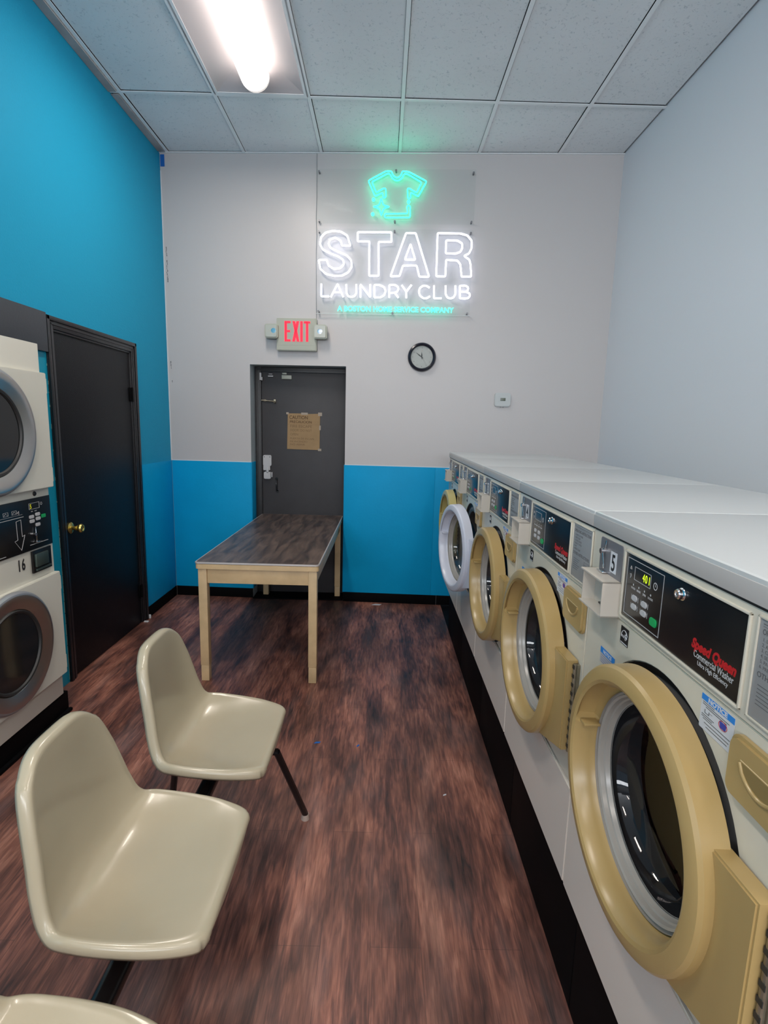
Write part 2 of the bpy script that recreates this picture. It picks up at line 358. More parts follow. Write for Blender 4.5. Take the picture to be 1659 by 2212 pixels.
# back wall with a door recess
OX0, OX1, OZ = -1.122, -.318, 2.02; RD = .20
PL = 1.205          # paint line
mb = MB()
def wq(x0, x1, z0, z1, off=0.0):
    mb.quad([(x0, wy(x0) - off, z0), (x1, wy(x1) - off, z0), (x1, wy(x1) - off, z1), (x0, wy(x0) - off, z1)])
wq(XL, OX0, 0, ZC + .1); wq(OX1, XR, 0, ZC + .1); wq(OX0, OX1, OZ, ZC + .1)
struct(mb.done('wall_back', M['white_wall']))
# reveals of the recess
mb = MB()
mb.quad([(OX0, wy(OX0), 0), (OX0, wy(OX0) + RD, 0), (OX0, wy(OX0) + RD, OZ), (OX0, wy(OX0), OZ)])
mb.quad([(OX1, wy(OX1), 0), (OX1, wy(OX1) + RD, 0), (OX1, wy(OX1) + RD, OZ), (OX1, wy(OX1), OZ)])
mb.quad([(OX0, wy(OX0), OZ), (OX1, wy(OX1), OZ), (OX1, wy(OX1) + RD, OZ), (OX0, wy(OX0) + RD, OZ)])
struct(mb.done('wall_back', M['reveal']), 'white reveal of the door recess')
# blue wainscot panels, proud of the wall
def wain(x0, x1, seams=()):
    t = MB(Fr((0, D0, 0), (1, BW, 0), (0, -1, 0)))
    t.box(x0, x1, .085, PL, .0005, .007, .0015)
    return t
for x0, x1 in ((XL + .008, OX0), (OX1, .45), (.4505, XR - .005)):
    struct(wain(x0, x1).done('trim', M['blue_low']), 'blue wainscot panel')
t = MB(); t.box(OX0 + .0005, OX0 + .006, .085, PL, wy(OX0) - .006, wy(OX0) + RD, .001); struct(t.done('trim', M['blue_low']), 'blue reveal panel')
t = MB(); t.box(OX1 - .006, OX1 - .0005, .085, PL, wy(OX1) - .006, wy(OX1) + RD, .001); struct(t.done('trim', M['blue_low']), 'blue reveal panel')
# white caulk line left between blue and white paint
t = MB(Fr((0, D0, 0), (1, BW, 0), (0, -1, 0)))
t.box(XL + .004, OX0, PL, PL + .006, .0006, .004); t.box(OX1, XR - .01, PL, PL + .006, .0006, .004)
t.box(XL + .001, XL + .009, PL, 3.5, .0006, .005)
struct(t.done('trim', M['white_caulk']), 'white bead along the paint line')
# baseboards
t = MB(Fr((0, D0, 0), (1, BW, 0), (0, -1, 0))); t.box(XL + .012, OX0, 0, .086, .0006, .010, .003); t.box(OX1, .50, 0, .086, .0006, .010, .003); t.box(.502, XR - .01, 0, .086, .0006, .010, .003)
struct(t.done('baseboard_back', M['black_base']))
t = MB(); t.box(XL + .001, XL + .011, 0, .086, 4.045, 4.635, .003)
struct(t.done('baseboard_left', M['black_base']))

# left wall
mb = MB()
DY0, DY1, DZ = 3.045, 3.965, 2.02
def lq(y0, y1, z0, z1, x=XL): mb.quad([(x, y0, z0), (x, y1, z0), (x, y1, z1), (x, y0, z1)])
lq(YW, 4.66, 2.085, ZC + .1)
lq(2.632, DY0, 0, 2.085); lq(DY1, 4.66, 0, 2.085); lq(DY0, DY1, DZ, 2.085)
lq(YW, 1.94, 0, 2.085); lq(1.94, 2.632, 1.89, 2.085)
mb.quad([(XW, YW, 0), (XL, YW, 0), (XL, YW, ZC + .1), (XW, YW, ZC + .1)]); mb.quad([(XW, YB, 0), (XW, YW, 0), (XW, YW, ZC + .1), (XW, YB, ZC + .1)])
mb.quad([(XL, 2.632, 0), (XL - .9, 2.632, 0), (XL - .9, 2.632, 1.89), (XL, 2.632, 1.89)])
mb.quad([(XL, 1.94, 0), (XL - .9, 1.94, 0), (XL - .9, 1.94, 1.89), (XL, 1.94, 1.89)])
mb.quad([(XL, 1.94, 1.89), (XL - .9, 1.94, 1.89), (XL - .9, 2.632, 1.89), (XL, 2.632, 1.89)])
mb.quad([(XL - .9, 1.94, 0), (XL - .9, 2.632, 0), (XL - .9, 2.632, 1.89), (XL - .9, 1.94, 1.89)])
mb.quad([(XL - .06, DY0 - .05, -.01), (XL - .06, DY1 + .05, -.01), (XL - .06, DY1 + .05, DZ + .05), (XL - .06, DY0 - .05, DZ + .05)])  # unseen backing behind the black door, added to stop light leaking in
struct(mb.done('wall_left', M['blue_wall']))
t = MB(); t.box(XL + .0005, XL + .006, .085, PL, 4.045, 4.64, .0015); struct(t.done('trim', M['blue_low']), 'blue wainscot panel beside the black door')
t = MB(); t.box(XL + .0004, XL + .003, 0, 1.885, 2.634, 2.985); struct(t.done('trim', M['blue_strip']), 'narrow blue wall strip beside the dryer')
t = MB(); t.box(XL + .0004, XL + .022, 1.889, 2.093, -.6, 2.972, .002); struct(t.done('trim', M['slate_board']), 'dark board running above the dryer')
# right wall, front wall with a shop window behind the camera, closed upper void
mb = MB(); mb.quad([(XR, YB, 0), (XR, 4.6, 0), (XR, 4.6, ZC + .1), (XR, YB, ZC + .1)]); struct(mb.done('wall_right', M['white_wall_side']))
mb = MB()
for a in ((XW, -5.4, 0, ZC + .1), (1.5, XR, 0, ZC + .1), (-5.4, 1.5, 0, .7), (-5.4, 1.5, 2.9, ZC + .1)):
    mb.quad([(a[0], YB, a[2]), (a[1], YB, a[2]), (a[1], YB, a[3]), (a[0], YB, a[3])])
struct(mb.done('wall_front', M['white_wall']))
t = MB()
t.box(-5.4, 1.5, .70, .75, YB - .06, YB, .004); t.box(-5.4, 1.5, 2.85, 2.9, YB - .06, YB, .004)
for x in (-5.4, -3.7, -1.95, -.25, 1.45): t.box(x, x + .05, .75, 2.85, YB - .06, YB, .004)
struct(t.done('window_1', M['carton']))
la = bpy.data.lights.new('daylight', 'AREA'); la.shape = 'RECTANGLE'; la.size = 6.8; la.size_y = 1.1; la.energy = WINDOW_POWER; la.color = (.93, .96, 1.0)
lo = bpy.data.objects.new('daylight', la); C.objects.link(lo); lo.location = (-1.95, YB - .12, 2.35); lo.rotation_euler = (PI / 2 + .85, 0, 0)  # unseen lamp added outside the shop window, tilted up to brighten the ceiling

# ceiling: lay-in tiles in a grid
X0, T = -1.752, .61
bars_x = [X0 + T * i for i in range(6)]
rows_y = [3.855 - 1.22 * i for i in range(8)]
cols = [(XL, X0)] + [(X0 + T * i, X0 + T * (i + 1)) for i in range(5)] + [(X0 + 5 * T, XR)]
lightcells = {(c + 1, round(y, 3)) for c, y in [(1, 2.635), (1, .195), (1, -2.245), (4, -1.025), (4, -3.465), (2, -3.465)]}
mb = MB()
t2 = MB()
for i in range(8):
    xb_ = XL - .005 - T * i
    if xb_ - T < XW: break
    for j in range(4):
        if i in (2, 5) and j in (0, 2): continue
        yy = YW - .01 - 1.22 * j
        if yy - 1.2 < YB: break
        t2.box(xb_ - T + .012, xb_ - .012, ZC, ZC + .02, yy - 1.2, yy)
struct(t2.done('ceiling', M['tile']), 'ceiling tiles of the room beyond')
for ci, (xa, xb) in enumerate(cols):
    ys = [4.75] + rows_y
    for j in range(len(ys) - 1):
        y1, y0 = ys[j], ys[j + 1]
        if (ci, round(y0, 3)) in lightcells: continue
        g = random.uniform(.0125, .0165)
        sag = random.uniform(0, .004)
        z = ZC + .004 + sag
        mb.box(xa + g, xb - g, z, z + .015, y0 + g, min(y1, 4.66) - g)
struct(mb.done('ceiling', M['tile']), 'fissured ceiling tiles')
mb = MB()
mb.quad([(XW, YB, ZC + .09), (XR, YB, ZC + .09), (XR, 4.7, ZC + .09), (XW, 4.7, ZC + .09)])
struct(mb.done('ceiling', M['gasket_dark']), 'dark void above the tiles')
mb = MB()
for x in bars_x: mb.box(x - .012, x + .012, ZC - .002, ZC + .001, YB, wy(x) - .001)
for y in rows_y: mb.box(XL + .001, XR - .001, ZC - .0015, ZC + .0015, y - .012, y + .012)
f2 = Fr((0, D0, 0), (1, BW, 0), (0, -1, 0)); mb2 = MB(f2); mb2.box(XL, XR, ZC - .003, ZC + .001, .0005, .018)
struct(mb.done('trim', M['grid']), 'white ceiling grid bars'); struct(mb2.done('trim', M['grid']), 'wall angle of the ceiling grid')
# odd bare boards in the narrow gap beside the blue wall
t = MB(); t.box(XL + .002, X0 - .014, ZC - .012, ZC - .003, 2.66, 3.835); t.box(XL + .002, X0 - .016, ZC - .008, ZC - .003, 3.872, 4.60)
struct(t.done('trim', M['board']), 'bare filler boards between ceiling grid and blue wall')

# ------------------------------------------------------------------ ceiling lights
def make_light():
    r = thing('ceiling_light', 'recessed fluorescent ceiling light with a long glowing half round lens', 'ceiling light', (0, 0, ZC))
    hx, hy = .293, .598
    f = MB()
    f.box(-hx - .01, hx + .01, -.002, .004, -hy - .008, -hy + .018); f.box(-hx - .01, hx + .01, -.002, .004, hy - .018, hy + .008)
    f.box(-hx - .01, -hx + .016, -.002, .004, -hy, hy); f.box(hx - .016, hx + .01, -.002, .004, -hy, hy)
    f.done('frame', M['grid'], r)
    t = bmesh.new(); ix, iy, z1 = .115, .43, .075; ox, oy = hx - .016, hy - .018
    O = [t.verts.new(p) for p in ((-ox, -oy, 0), (ox, -oy, 0), (ox, oy, 0), (-ox, oy, 0))]
    I = [t.verts.new(p) for p in ((-ix, -iy, z1), (ix, -iy, z1), (ix, iy, z1), (-ix, iy, z1))]
    for i in range(4): t.faces.new((O[i], O[(i + 1) % 4], I[(i + 1) % 4], I[i]))
    t.faces.new(I); b = MB(); b._merge(t); b.done('reflector', M['fixture'], r)
    # lens: half round basket, rounded at the ends
    L = MB(); t = bmesh.new(); n, R_, hl = 14, .088, .425; rows = []
    for y in (-hl, -hl * .5, 0, hl * .5, hl):
        rows.append([t.verts.new((R_ * math.cos(PI + PI * i / n), y, .012 + 1.0 * R_ * math.sin(PI + PI * i / n))) for i in range(n + 1)])
    for a, c in zip(rows, rows[1:]):
        for i in range(n): t.faces.new((a[i], a[i + 1], c[i + 1], c[i]))
    L._merge(t, True); L.done('lens', M['lens'], r)
    for sgn in (-1, 1):
        t = bmesh.new(); e0 = [t.verts.new((R_ * math.cos(PI + PI * i / n), sgn * hl, .012 + R_ * math.sin(PI + PI * i / n))) for i in range(n + 1)]
        e1 = [t.verts.new((R_ * .97 * math.cos(PI + PI * i / n), sgn * (hl + .022), .012 + R_ * .97 * math.sin(PI + PI * i / n))) for i in range(n + 1)]
        for i in range(n): t.faces.new((e0[i], e0[i + 1], e1[i + 1], e1[i]))
        t.faces.new(e1); b = MB(); b._merge(t, True); b.done('lens_cap', M['lens_end'], r)
    al = bpy.data.lights.new('tube_light', 'AREA'); al.shape = 'RECTANGLE'; al.size = .17; al.size_y = .86; al.energy = TUBE_WATTS; al.color = (1.0, .90, .80)
    ao = bpy.data.objects.new('tube_light', al); C.objects.link(ao); ao.parent = r; ao.location = (0, 0, -.082)
    return r
lamp0 = make_light()
spots = [(1, 2.635), (1, .195), (1, -2.245), (4, -1.025), (4, -3.465), (2, -3.465), 0, 1, 2, 3]
FAR = [(XL - .005 - T * 2.5, YW - .61), (XL - .005 - T * 2.5, YW - 3.05), (XL - .005 - T * 5.5, YW - .61), (XL - .005 - T * 5.5, YW - 3.05)]  # unseen lights added beyond the left wall to brighten the washer fronts
for i, sp in enumerate(spots):
    o = lamp0 if i == 0 else dup(lamp0)
    o.location = (*FAR[sp], ZC) if isinstance(sp, int) else (X0 + T * (sp[0] + .5), sp[1] + .61, ZC)
    o['group'] = 'recessed fluorescent ceiling lights'
    o['label'] = ['glowing fluorescent ceiling light above the beige table, nearest the back wall',
                  'fluorescent ceiling light above the cream chairs, out of the top of the picture',
                  'fluorescent ceiling light behind the camera in the row along the blue wall',
                  'fluorescent ceiling light behind the camera near the white side wall',
                  'fluorescent ceiling light nearest the shop window by the white side wall',
                  'fluorescent ceiling light in the middle near the shop window',
                  'added unseen ceiling light round the corner behind the dryers, to light the washer fronts', 'added unseen ceiling light round the corner near the shop window, to light the washer fronts',
                  'added unseen ceiling light in the far left corner, to light the washer fronts', 'added unseen ceiling light at the far left end, to light the washer fronts'][i]

# ------------------------------------------------------------------ black door in the blue wall
dr = thing('door_1', 'black side door with brass knob', 'door', (XL, 3.505, 0)); dr['kind'] = 'structure'
f = Fr((0, 0, 0), (0, 1, 0), (1, 0, 0))
HW = .46
t = MB(f); t.box(-HW + .004, HW - .004, .003, DZ - .004, -.045, -.004, .003); t.done('door_panel', M['door_black'], dr)
t = MB(f)
for (a0, a1, b0, b1) in ((-.525, -HW, 0, 2.085), (HW, .525, 0, 2.085), (-HW, HW, DZ, 2.085)):
    t.box(a0, a1, b0, b1, .0005, .012, .003)
t.box(-.525, -.500, 0, 2.085, .012, .021, .004); t.box(.500, .525, 0, 2.085, .012, .021, .004); t.box(-.525, .525, 2.060, 2.085, .012, .021, .004)
t.box(-.488, -.478, 0, 2.05, .012, .016, .002); t.box(.478, .488, 0, 2.05, .012, .016, .002); t.box(-.488, .488, 2.040, 2.050, .012, .016, .002)
t.box(-HW - .001, -HW + .012, 0, DZ, -.07, .004, .002); t.box(HW - .012, HW + .001, 0, DZ, -.07, .004, .002); t.box(-HW, HW, DZ - .012, DZ, -.07, .004, .002)
t.done('door_frame', M['black_trim'], dr)
t = MB(f); ka, kb = -.405, .905
t.lathe(ka, kb, [(0, -.004), (.032, -.004), (.033, .002), (.026, .006), (.012, .010), (.011, .030), (.017, .040), (.0245, .052), (.026, .062), (.022, .070), (.014, .071), (.010, .067), (0, .067)], 32)
t.done('door_knob', M['brass'], dr)
for z in (1.72, .25):
    t = MB(f); t.box(HW - .035, HW - .004, z - .048, z + .048, -.004, .004, .001); t.cyl(f(HW - .006, z - .05, .006), f(HW - .006, z + .05, .006), .007); t.done('hinge', M['black_base'], dr)
# chipped plaster down the left edge of the casing
t = MB(f); rnd = random.Random(3); z = 1.83
while z > .02:
    h = rnd.uniform(.006, .03) if z > 1.0 else rnd.uniform(.02, .07); t.box(-.5262 - rnd.uniform(0, .0022), -.5245, z - h, z, .0008, .0045); z -= h + (rnd.uniform(.03, .16) if z > 1.0 else rnd.uniform(.0, .008))
struct(t.done('trim', mat('greenish_plaster', (.30, .46, .40), rough=.8), None, (XL, 3.505, 0)), 'chipped plaster edge along the black door casing')
t = MB(); t.box(XL + .006, XL + .03, 0, .03, 4.035, 4.047, .003); t.box(XL + .012, XL + .045, 0, .008, 3.95, 3.97, .002)
struct(t.done('trim', M['white_caulk']), 'white plaster crumbs at the foot of the black door')

# ------------------------------------------------------------------ charcoal exit door in the recess
YD = 4.765
ex = thing('door_2', 'charcoal exit door in a recess behind the table', 'door', (-.70, YD, 0)); ex['kind'] = 'structure'
f = Fr((0, 0, 0), (1, 0, 0), (0, -1, 0))
t = MB(f); t.box(-.36, .378, .01, 1.975, -.04, 0, .002); t.done('door_panel', M['door_grey'], ex)
t = MB(f)
t.box(-.416, -.362, 0, 2.018, -.04, .018, .002); t.box(-.400, -.392, 0, 2.0, .018, .026, .002); t.box(-.372, -.364, 0, 2.0, .018, .024, .002)
t.box(-.362, .377, 1.977, 2.018, -.04, .018, .002); t.box(-.39, .375, 1.990, 2.0, .018, .024, .002)
t.done('door_frame', M['frame_dark'], ex)
def part_box(name, m, boxes, parent, fr=f, bev=.002):
    t = MB(fr)
    for b_ in boxes: t.box(*b_, bev)
    return t.done(name, m, parent)
k = part_box('door_sensor', M['lock_white'], [(-.371, -.356, 1.905, 1.966, .019, .034), (-.358, -.347, 1.902, 1.93, .019, .030)], ex)
k = part_box('door_sensor', M['lock_white'], [(-.303, -.258, 1.935, 1.946, .001, .014), (-.298, -.266, 1.956, 1.962, .001, .010)], ex)
k = part_box('door_sensor', M['sign_beige'], [(-.183, -.098, 1.918, 1.951, .001, .020)], ex)
k = part_box('door_sensor', M['sign_beige'], [(-.180, -.142, 1.958, 1.972, .001, .014)], ex)
t = MB(f); t.cyl(f(-.362, 1.735, .012), f(-.25, 1.728, .012), .005); t.box(-.256, -.238, 1.715, 1.745, .001, .014, .002); t.cyl(f(-.247, 1.728, .012), f(-.238, 1.716, .022), .005); t.box(-.345, -.325, 1.725, 1.742, .001, .01, .001)
t.done('slide_bolt', M['hinge_steel'], ex)
# lever lock
t = MB(f)
t.rrect(-.352, -.278, 1.165, 1.262, .014, .001, .022, .003); t.rrect(-.350, -.290, 1.128, 1.170, .006, .001, .020, .002)
t.rrect(-.344, -.284, 1.052, 1.115, .012, .001, .030, .004); t.box(-.279, -.270, 1.068, 1.112, .001, .022, .002); t.box(-.322, -.301, 1.104, 1.155, .022, .030, .003)
lk = t.done('exit_lock', M['lock_white'], ex)
t = MB(f); t.disc(-.340, 1.246, .004, .0225, 12); t.disc(-.290, 1.246, .004, .0225, 12); t.done('screw', M['print_black'], lk)
t = MB(f); t.path([(-.236, 1.050, .002), (-.236, 1.045, .022), (-.234, 1.02, .030), (-.232, .975, .030), (-.232, .955, .022), (-.231, .945, .002)], .006); t.cyl(f(-.236, 1.052, .001), f(-.236, 1.052, .006), .014); t.cyl(f(-.231, .942, .001), f(-.231, .942, .006), .014)
t.done('pull_handle', M['tube_black'], ex)
part_box('threshold', M['black_base'], [(-.416, .377, 0, .012, 0, .19)], ex)

# handwritten cardboard notice taped to the door
cs = thing('cardboard_sign', 'brown cardboard notice with handwritten CAUTION taped to the charcoal door', 'sign', (-.697, YD - .001, 1.32))
f = Fr((0, 0, 0), (1, 0, 0), (0, -1, 0))
t = MB(f); t.poly([(-.144, .0), (-.06, -.002), (.05, -.003), (.142, -.004), (.143, .15), (.146, .312), (.06, .308), (-.05, .310), (-.137, .309), (-.139, .2)], .001, .005)
pc = t.done('card', M['cardboard'], cs)
t = MB(f); t.text('CAUTION', -.124, .262, .042, .0052, bold=.0006, width=.160, rot=-.01); t.text('PRECAUCION', -.120, .228, .030, .0052, width=.190, bold=.0004, rot=-.01)
t.done('lettering', M['ink'], pc)
t = MB(f)
for i, (s_, wdt) in enumerate((('FIRE ESCAPE', .19), ('DOOR! DO NOT', .19), ('OPEN', .07), ('PUERTA DE ESCAPE', .21), ('DE INCENDIO', .15), ('NO ABRIR', .13))):
    t.text(s_, -.118, (.190, .156, .120, .086, .060, .034)[i], (.032, .028, .028, .022, .022, .022)[i], .0052, width=wdt, rot=-.012)
t.box(-.139, .143, .2145, .2155, .005, .0053)
t.done('lettering', M['ink_faint'], pc)
for a, b, wd, hg in ((-.02, .300, .058, .018), (.128, .292, .034, .03), (.128, -.012, .030, .02), (-.15, .300, .022, .018), (.138, .17, .014, .04)):
    t = MB(f); t.box(a, a + wd, b, b + hg, .0052, .0058); t.done('tape', M['tape'], cs)

# ------------------------------------------------------------------ exit sign above the door
def on_wall(name, label, cat, x, z, group=None):
    return thing(name, label, cat, (x, wy(x), z), WANG, group)
WF = Fr((0, 0, 0), (1, 0, 0), (0, -1, 0))
es = on_wall('exit_sign', 'lit red EXIT sign with two square emergency lamp heads above the charcoal door', 'exit sign', -.722, 2.13)
t = MB(WF); t.rrect(-.163, .165, .0, .256, .008, .001, .050, .006); hs = t.done('housing', M['sign_beige'], es)
t = MB(WF); t.box(-.158, .160, .044, .046, .0495, .0507); t.done('seam', M['sign_beige'], hs)
t = MB(WF); zb, zt, h0, h1 = .073, .232, .0502, .0525
def bar(p, q, wd): # slanted bar between (a,b) points
    (a0, b0), (a1, b1) = p, q; t.poly([(a0 - wd / 2, b0), (a0 + wd / 2, b0), (a1 + wd / 2, b1), (a1 - wd / 2, b1)], h0, h1)
t.box(-.096, -.076, zb, zt, h0, h1); t.box(-.076, -.046, zb, zb + .016, h0, h1); t.box(-.076, -.046, zt - .016, zt, h0, h1); t.box(-.076, -.050, .146, .162, h0, h1)
bar((-.022, zb), (.013, zt), .022); bar((.013 + .002, zb), (-.020, zt), .022)
t.box(.033, .053, zb, zt, h0, h1); t.box(.079, .099, zb, zt, h0, h1); t.box(.062, .114, zt - .016, zt, h0, h1)
t.done('exit_letters', M['exit_red'], es)
for i, (a, tilt) in enumerate(((-.198, .12), (.200, -.05))):
    t = MB(WF); t.rrect(a - .054, a + .054, .092, .204, .018, .040, .088, .008); t.cyl(WF(a * .82, .148, .025), WF(a * .97, .148, .06), .016)
    hd = t.done('lamp_head', M['sign_beige'], es)
    t = MB(WF); t.rrect(a - .045, a + .045, .101, .195, .014, .0882, .0895, .001); lm_ = t.done('lens', M['lamp_lens'], hd)
    t = MB(WF); t.lathe(a + (.02 if i == 0 else 0), .15, [(.0, .0898), (.012, .0902), (.02, .0898)], 16); t.done('bulb', M['chrome'], hd)

# ------------------------------------------------------------------ clock and thermostat
ck = on_wall('wall_clock', 'round black rimmed wall clock on the white wall', 'clock', .304, 2.104)
t = MB(WF); t.lathe(0, 0, [(0, .002), (.098, .002), (.112, .008), (.1145, .020), (.110, .032), (.100, .036), (.091, .030), (.0885, .018)], 72); t.done('rim', M['clock_rim'], ck)
t = MB(WF); t.disc(0, 0, .0895, .014, 64); fc = t.done('dial', M['clock_face'], ck)
t = MB(WF)
for i in range(1, 13):
    th = math.radians(90 - 30 * i); r_ = .074
    t.text(str(i), r_ * math.cos(th), r_ * math.sin(th) - .0045, .013, .0145, align='CENTER', ext=.0002)
t.done('numeral_lettering', M['print_grey'], fc)
t = MB(WF); t.text('+', 0, .045, .012, .0145, align='CENTER', ext=.0002); t.done('mark', M['print_red'], fc)
def hand(name, ang, ln, wd, m, h):
    t = MB(WF); c_, s_ = math.cos(ang), math.sin(ang)
    P = [(-.014, -wd * .5), (-.014, wd * .5), (ln * .35, wd), (ln, 0), (ln * .35, -wd)]
    t.poly([(a * c_ - b * s_, a * s_ + b * c_) for a, b in P], h, h + .0008); t.done(name, m, ck)
hand('hour_hand', math.radians(94), .043, .0042, M['print_black'], .018)
hand('minute_hand', math.radians(144), .066, .0030, M['print_black'], .020)
hand('second_hand', math.radians(-58), .066, .0006, M['print_grey'], .022)
t = MB(WF); t.lathe(0, 0, [(0, .026), (.05, .025), (.0892, .021)], 64); t.done('glass', M['acrylic'], ck)
th_ = on_wall('thermostat', 'small white thermostat with a tiny grey screen on the white wall', 'thermostat', .978, 1.722)
t = MB(WF); t.rrect(-.066, .066, .0, .112, .022, .001, .022, .005); bd = t.done('body', M['thermo'], th_)
t = MB(WF); t.box(-.020, .022, .046, .070, .0222, .0235, .0004); t.done('screen', M['thermo_screen'], th_)
t = MB(WF); t.box(-.018, -.008, -.006, .001, .004, .012, .001); t.box(.003, .013, -.006, .001, .004, .012, .001); t.done('clip', M['plate_grey'], th_)

# ------------------------------------------------------------------ neon signs (positions in mm on the wall: along, up)
SHIRT = [[(-24,3486),(20,3487),(28,3464),(45,3446),(65,3439),(83,3446),(97,3464),(103,3487),(152,3483),(294,3415),(233,3305),(174,3337),(173,3292),(152,3290),(147,3361),(158,3366),(218,3333),(255,3407),(143,3467),(117,3469),(107,3442),(88,3425),(66,3418),(42,3424),(21,3444),(7,3469),(-13,3468),(-131,3409),(-94,3333),(-34,3366),(-21,3360),(-19,3299),(-40,3295),(-44,3333),(-104,3305),(-159,3417)],[(-22,3180),(153,3183),(147,3235),(160,3243),(173,3235),(174,3154),(-20,3152),(-27,3165)]]
SPARKLE = [[(-55,3291),(-40,3251),(-27,3240),(9,3231),(-26,3221),(-37,3210),(-52,3167),(-66,3210),(-77,3220),(-115,3230),(-77,3239),(-67,3251)]]
DOTS = [(159,3267),(-115,3282),(-119,3176)]
STAR = [[(-290,2943),(-357,2942),(-371,2980),(-412,3001),(-453,2988),(-466,2954),(-448,2924),(-393,2899),(-320,2871),(-283,2833),(-278,2786),(-305,2743),(-355,2718),(-418,2715),(-483,2728),(-529,2766),(-543,2834),(-479,2835),(-465,2792),(-419,2767),(-373,2772),(-342,2802),(-347,2836),(-384,2861),(-456,2886),(-511,2911),(-534,2953),(-525,3004),(-489,3038),(-431,3051),(-368,3046),(-318,3018)],[(-235,3043),(32,3045),(34,2974),(-68,2973),(-62,2720),(-138,2719),(-141,2976),(-234,2975)],[(146,3040),(222,3040),(339,2718),(262,2717),(237,2801),(129,2799),(104,2720),(32,2717)],[(184,2960),(225,2844),(143,2844)],[(393,3042),(570,3041),(624,3028),(661,2990),(664,2936),(644,2894),(607,2877),(651,2848),(661,2814),(671,2723),(595,2722),(581,2813),(557,2842),(468,2846),(467,2722),(395,2722)],[(462,2990),(551,2989),(587,2969),(591,2935),(577,2906),(542,2893),(463,2894)]]
LAUNDRY = [[(-521,2655),(-521,2558),(-458,2559)],[(-443,2553),(-390,2655),(-343,2555)],[(-422,2590),(-362,2591)],[(-320,2652),(-318,2587),(-302,2561),(-277,2556),(-252,2564),(-238,2588),(-240,2653)],[(-204,2554),(-206,2654),(-126,2557),(-128,2655)],[(-92,2556),(-94,2651),(-53,2651),(-16,2635),(-4,2605),(-14,2574),(-46,2556),(-92,2556)],[(27,2555),(25,2652),(70,2653),(93,2640),(98,2623),(90,2602),(67,2593),(26,2592)],[(72,2591),(100,2556)],[(124,2652),(162,2603),(201,2655)],[(162,2603),(164,2555)],[(346,2635),(319,2650),(292,2650),(267,2630),(262,2602),(272,2574),(300,2555),(327,2556),(352,2571)],[(380,2653),(384,2556),(444,2557)],[(472,2654),(475,2590),(489,2564),(514,2556),(539,2565),(553,2591),(550,2655)],[(589,2559),(584,2654),(629,2655),(650,2644),(651,2622),(636,2609),(586,2609)],[(636,2609),(662,2599),(669,2580),(656,2562),(629,2557),(589,2559)]]
def rounded(P, closed, lim=11.0):
    """cut each sharp corner so the tube bends like a tube"""
    out = []; n = len(P)
    for i, p in enumerate(P):
        if not closed and i in (0, n - 1): out.append(p); continue
        a, b = Vector(P[i - 1]), Vector(P[(i + 1) % n]); p = Vector(p); da, db = a - p, b - p
        ca, cb = min(lim, da.length * .4), min(lim, db.length * .4)
        q, r = p + da.normalized() * ca, p + db.normalized() * cb
        out += [tuple(q), tuple((q + r + 2 * p) / 4), tuple(r)]
    return out
def tubes(mb, strokes, x0, z0, h, rad, closed=True, lim=11.0):
    for P in strokes: mb.path([((a - x0) / 1000, (b - z0) / 1000, h) for a, b in rounded(P, closed, lim)], rad, closed)
def standoffs(parent, pts):
    for a, b in pts:
        t = MB(WF); t.cyl(WF(a, b, .0005), WF(a, b, .029), .006, n=12); t.cyl(WF(a, b, .0355), WF(a, b, .041), .008, n=16); t.done('standoff', M['plate_grey'], parent)
SX = 55
s1 = on_wall('neon_sign', 'green neon T-shirt sign with sparkle on a clear acrylic panel, the upper of two', 'neon sign', SX / 1000, 3.11)
t = MB(WF); t.box(-.62, .617, .0, .395, .030, .035, .001); t.done('acrylic_panel', M['acrylic'], s1)
t = MB(WF); tubes(t, SHIRT, SX, 3110, .044, .0048); t.done('shirt_tube', M['neon_green'], s1)
t = MB(WF); tubes(t, SPARKLE, SX, 3110, .044, .0048, lim=5); t.done('sparkle_tube', M['neon_green'], s1)
for a, b in DOTS:
    t = MB(WF); t.path([((a - SX) / 1000 + .0085 * math.cos(i * PI / 8), (b - 3110) / 1000 + .0095 * math.sin(i * PI / 8), .044) for i in range(16)], .0046, True); t.done('dot_tube', M['neon_green'], s1)
standoffs(s1, [(-.60, .375), (.598, .372), (-.60, .018), (.598, .018), (.0, .385), (.0, .018)])
s2 = on_wall('neon_sign', 'white neon STAR LAUNDRY CLUB lettering on a clear acrylic panel, the lower sign', 'neon sign', SX / 1000, 2.428)
t = MB(WF); t.box(-.62, .617, .0, .644, .030, .035, .001); t.done('acrylic_panel', M['acrylic'], s2)
names = ['letter_s_tube', 'letter_t_tube', 'letter_a_tube', 'letter_a_tube', 'letter_r_tube', 'letter_r_tube']
for grp, nm in (((0,), 'letter_s_tube'), ((1,), 'letter_t_tube'), ((2, 3), 'letter_a_tube'), ((4, 5), 'letter_r_tube')):
    t = MB(WF); tubes(t, [STAR[i] for i in grp], SX, 2428, .044, .0072, lim=8); t.done(nm, M['neon_white'], s2)
t = MB(WF); tubes(t, LAUNDRY, SX, 2428, .044, .0072, False, lim=7); t.done('laundry_club_tube', M['neon_white'], s2)
t = MB(WF); t.text('A BOSTON HOME SERVICE COMPANY', -.444, .021, .056, .040, bold=.0009, width=.935, ext=.003); t.done('tagline_lettering', M['neon_teal'], s2)
standoffs(s2, [(-.60, .622), (.598, .62), (-.60, .018), (.598, .018), (.0, .628), (.0, .012)])
t = MB(WF); t.box(-.62, .617, -.001, .002, .0296, .0356, .0004); t.done('polished_edge', mat('polished_acrylic_edge', (.75, .8, .8), rough=.2), s2)
cw = on_wall('power_cord', 'thin grey cord running down the wall from the ceiling beside the neon signs', 'cord', -.555, 2.36)
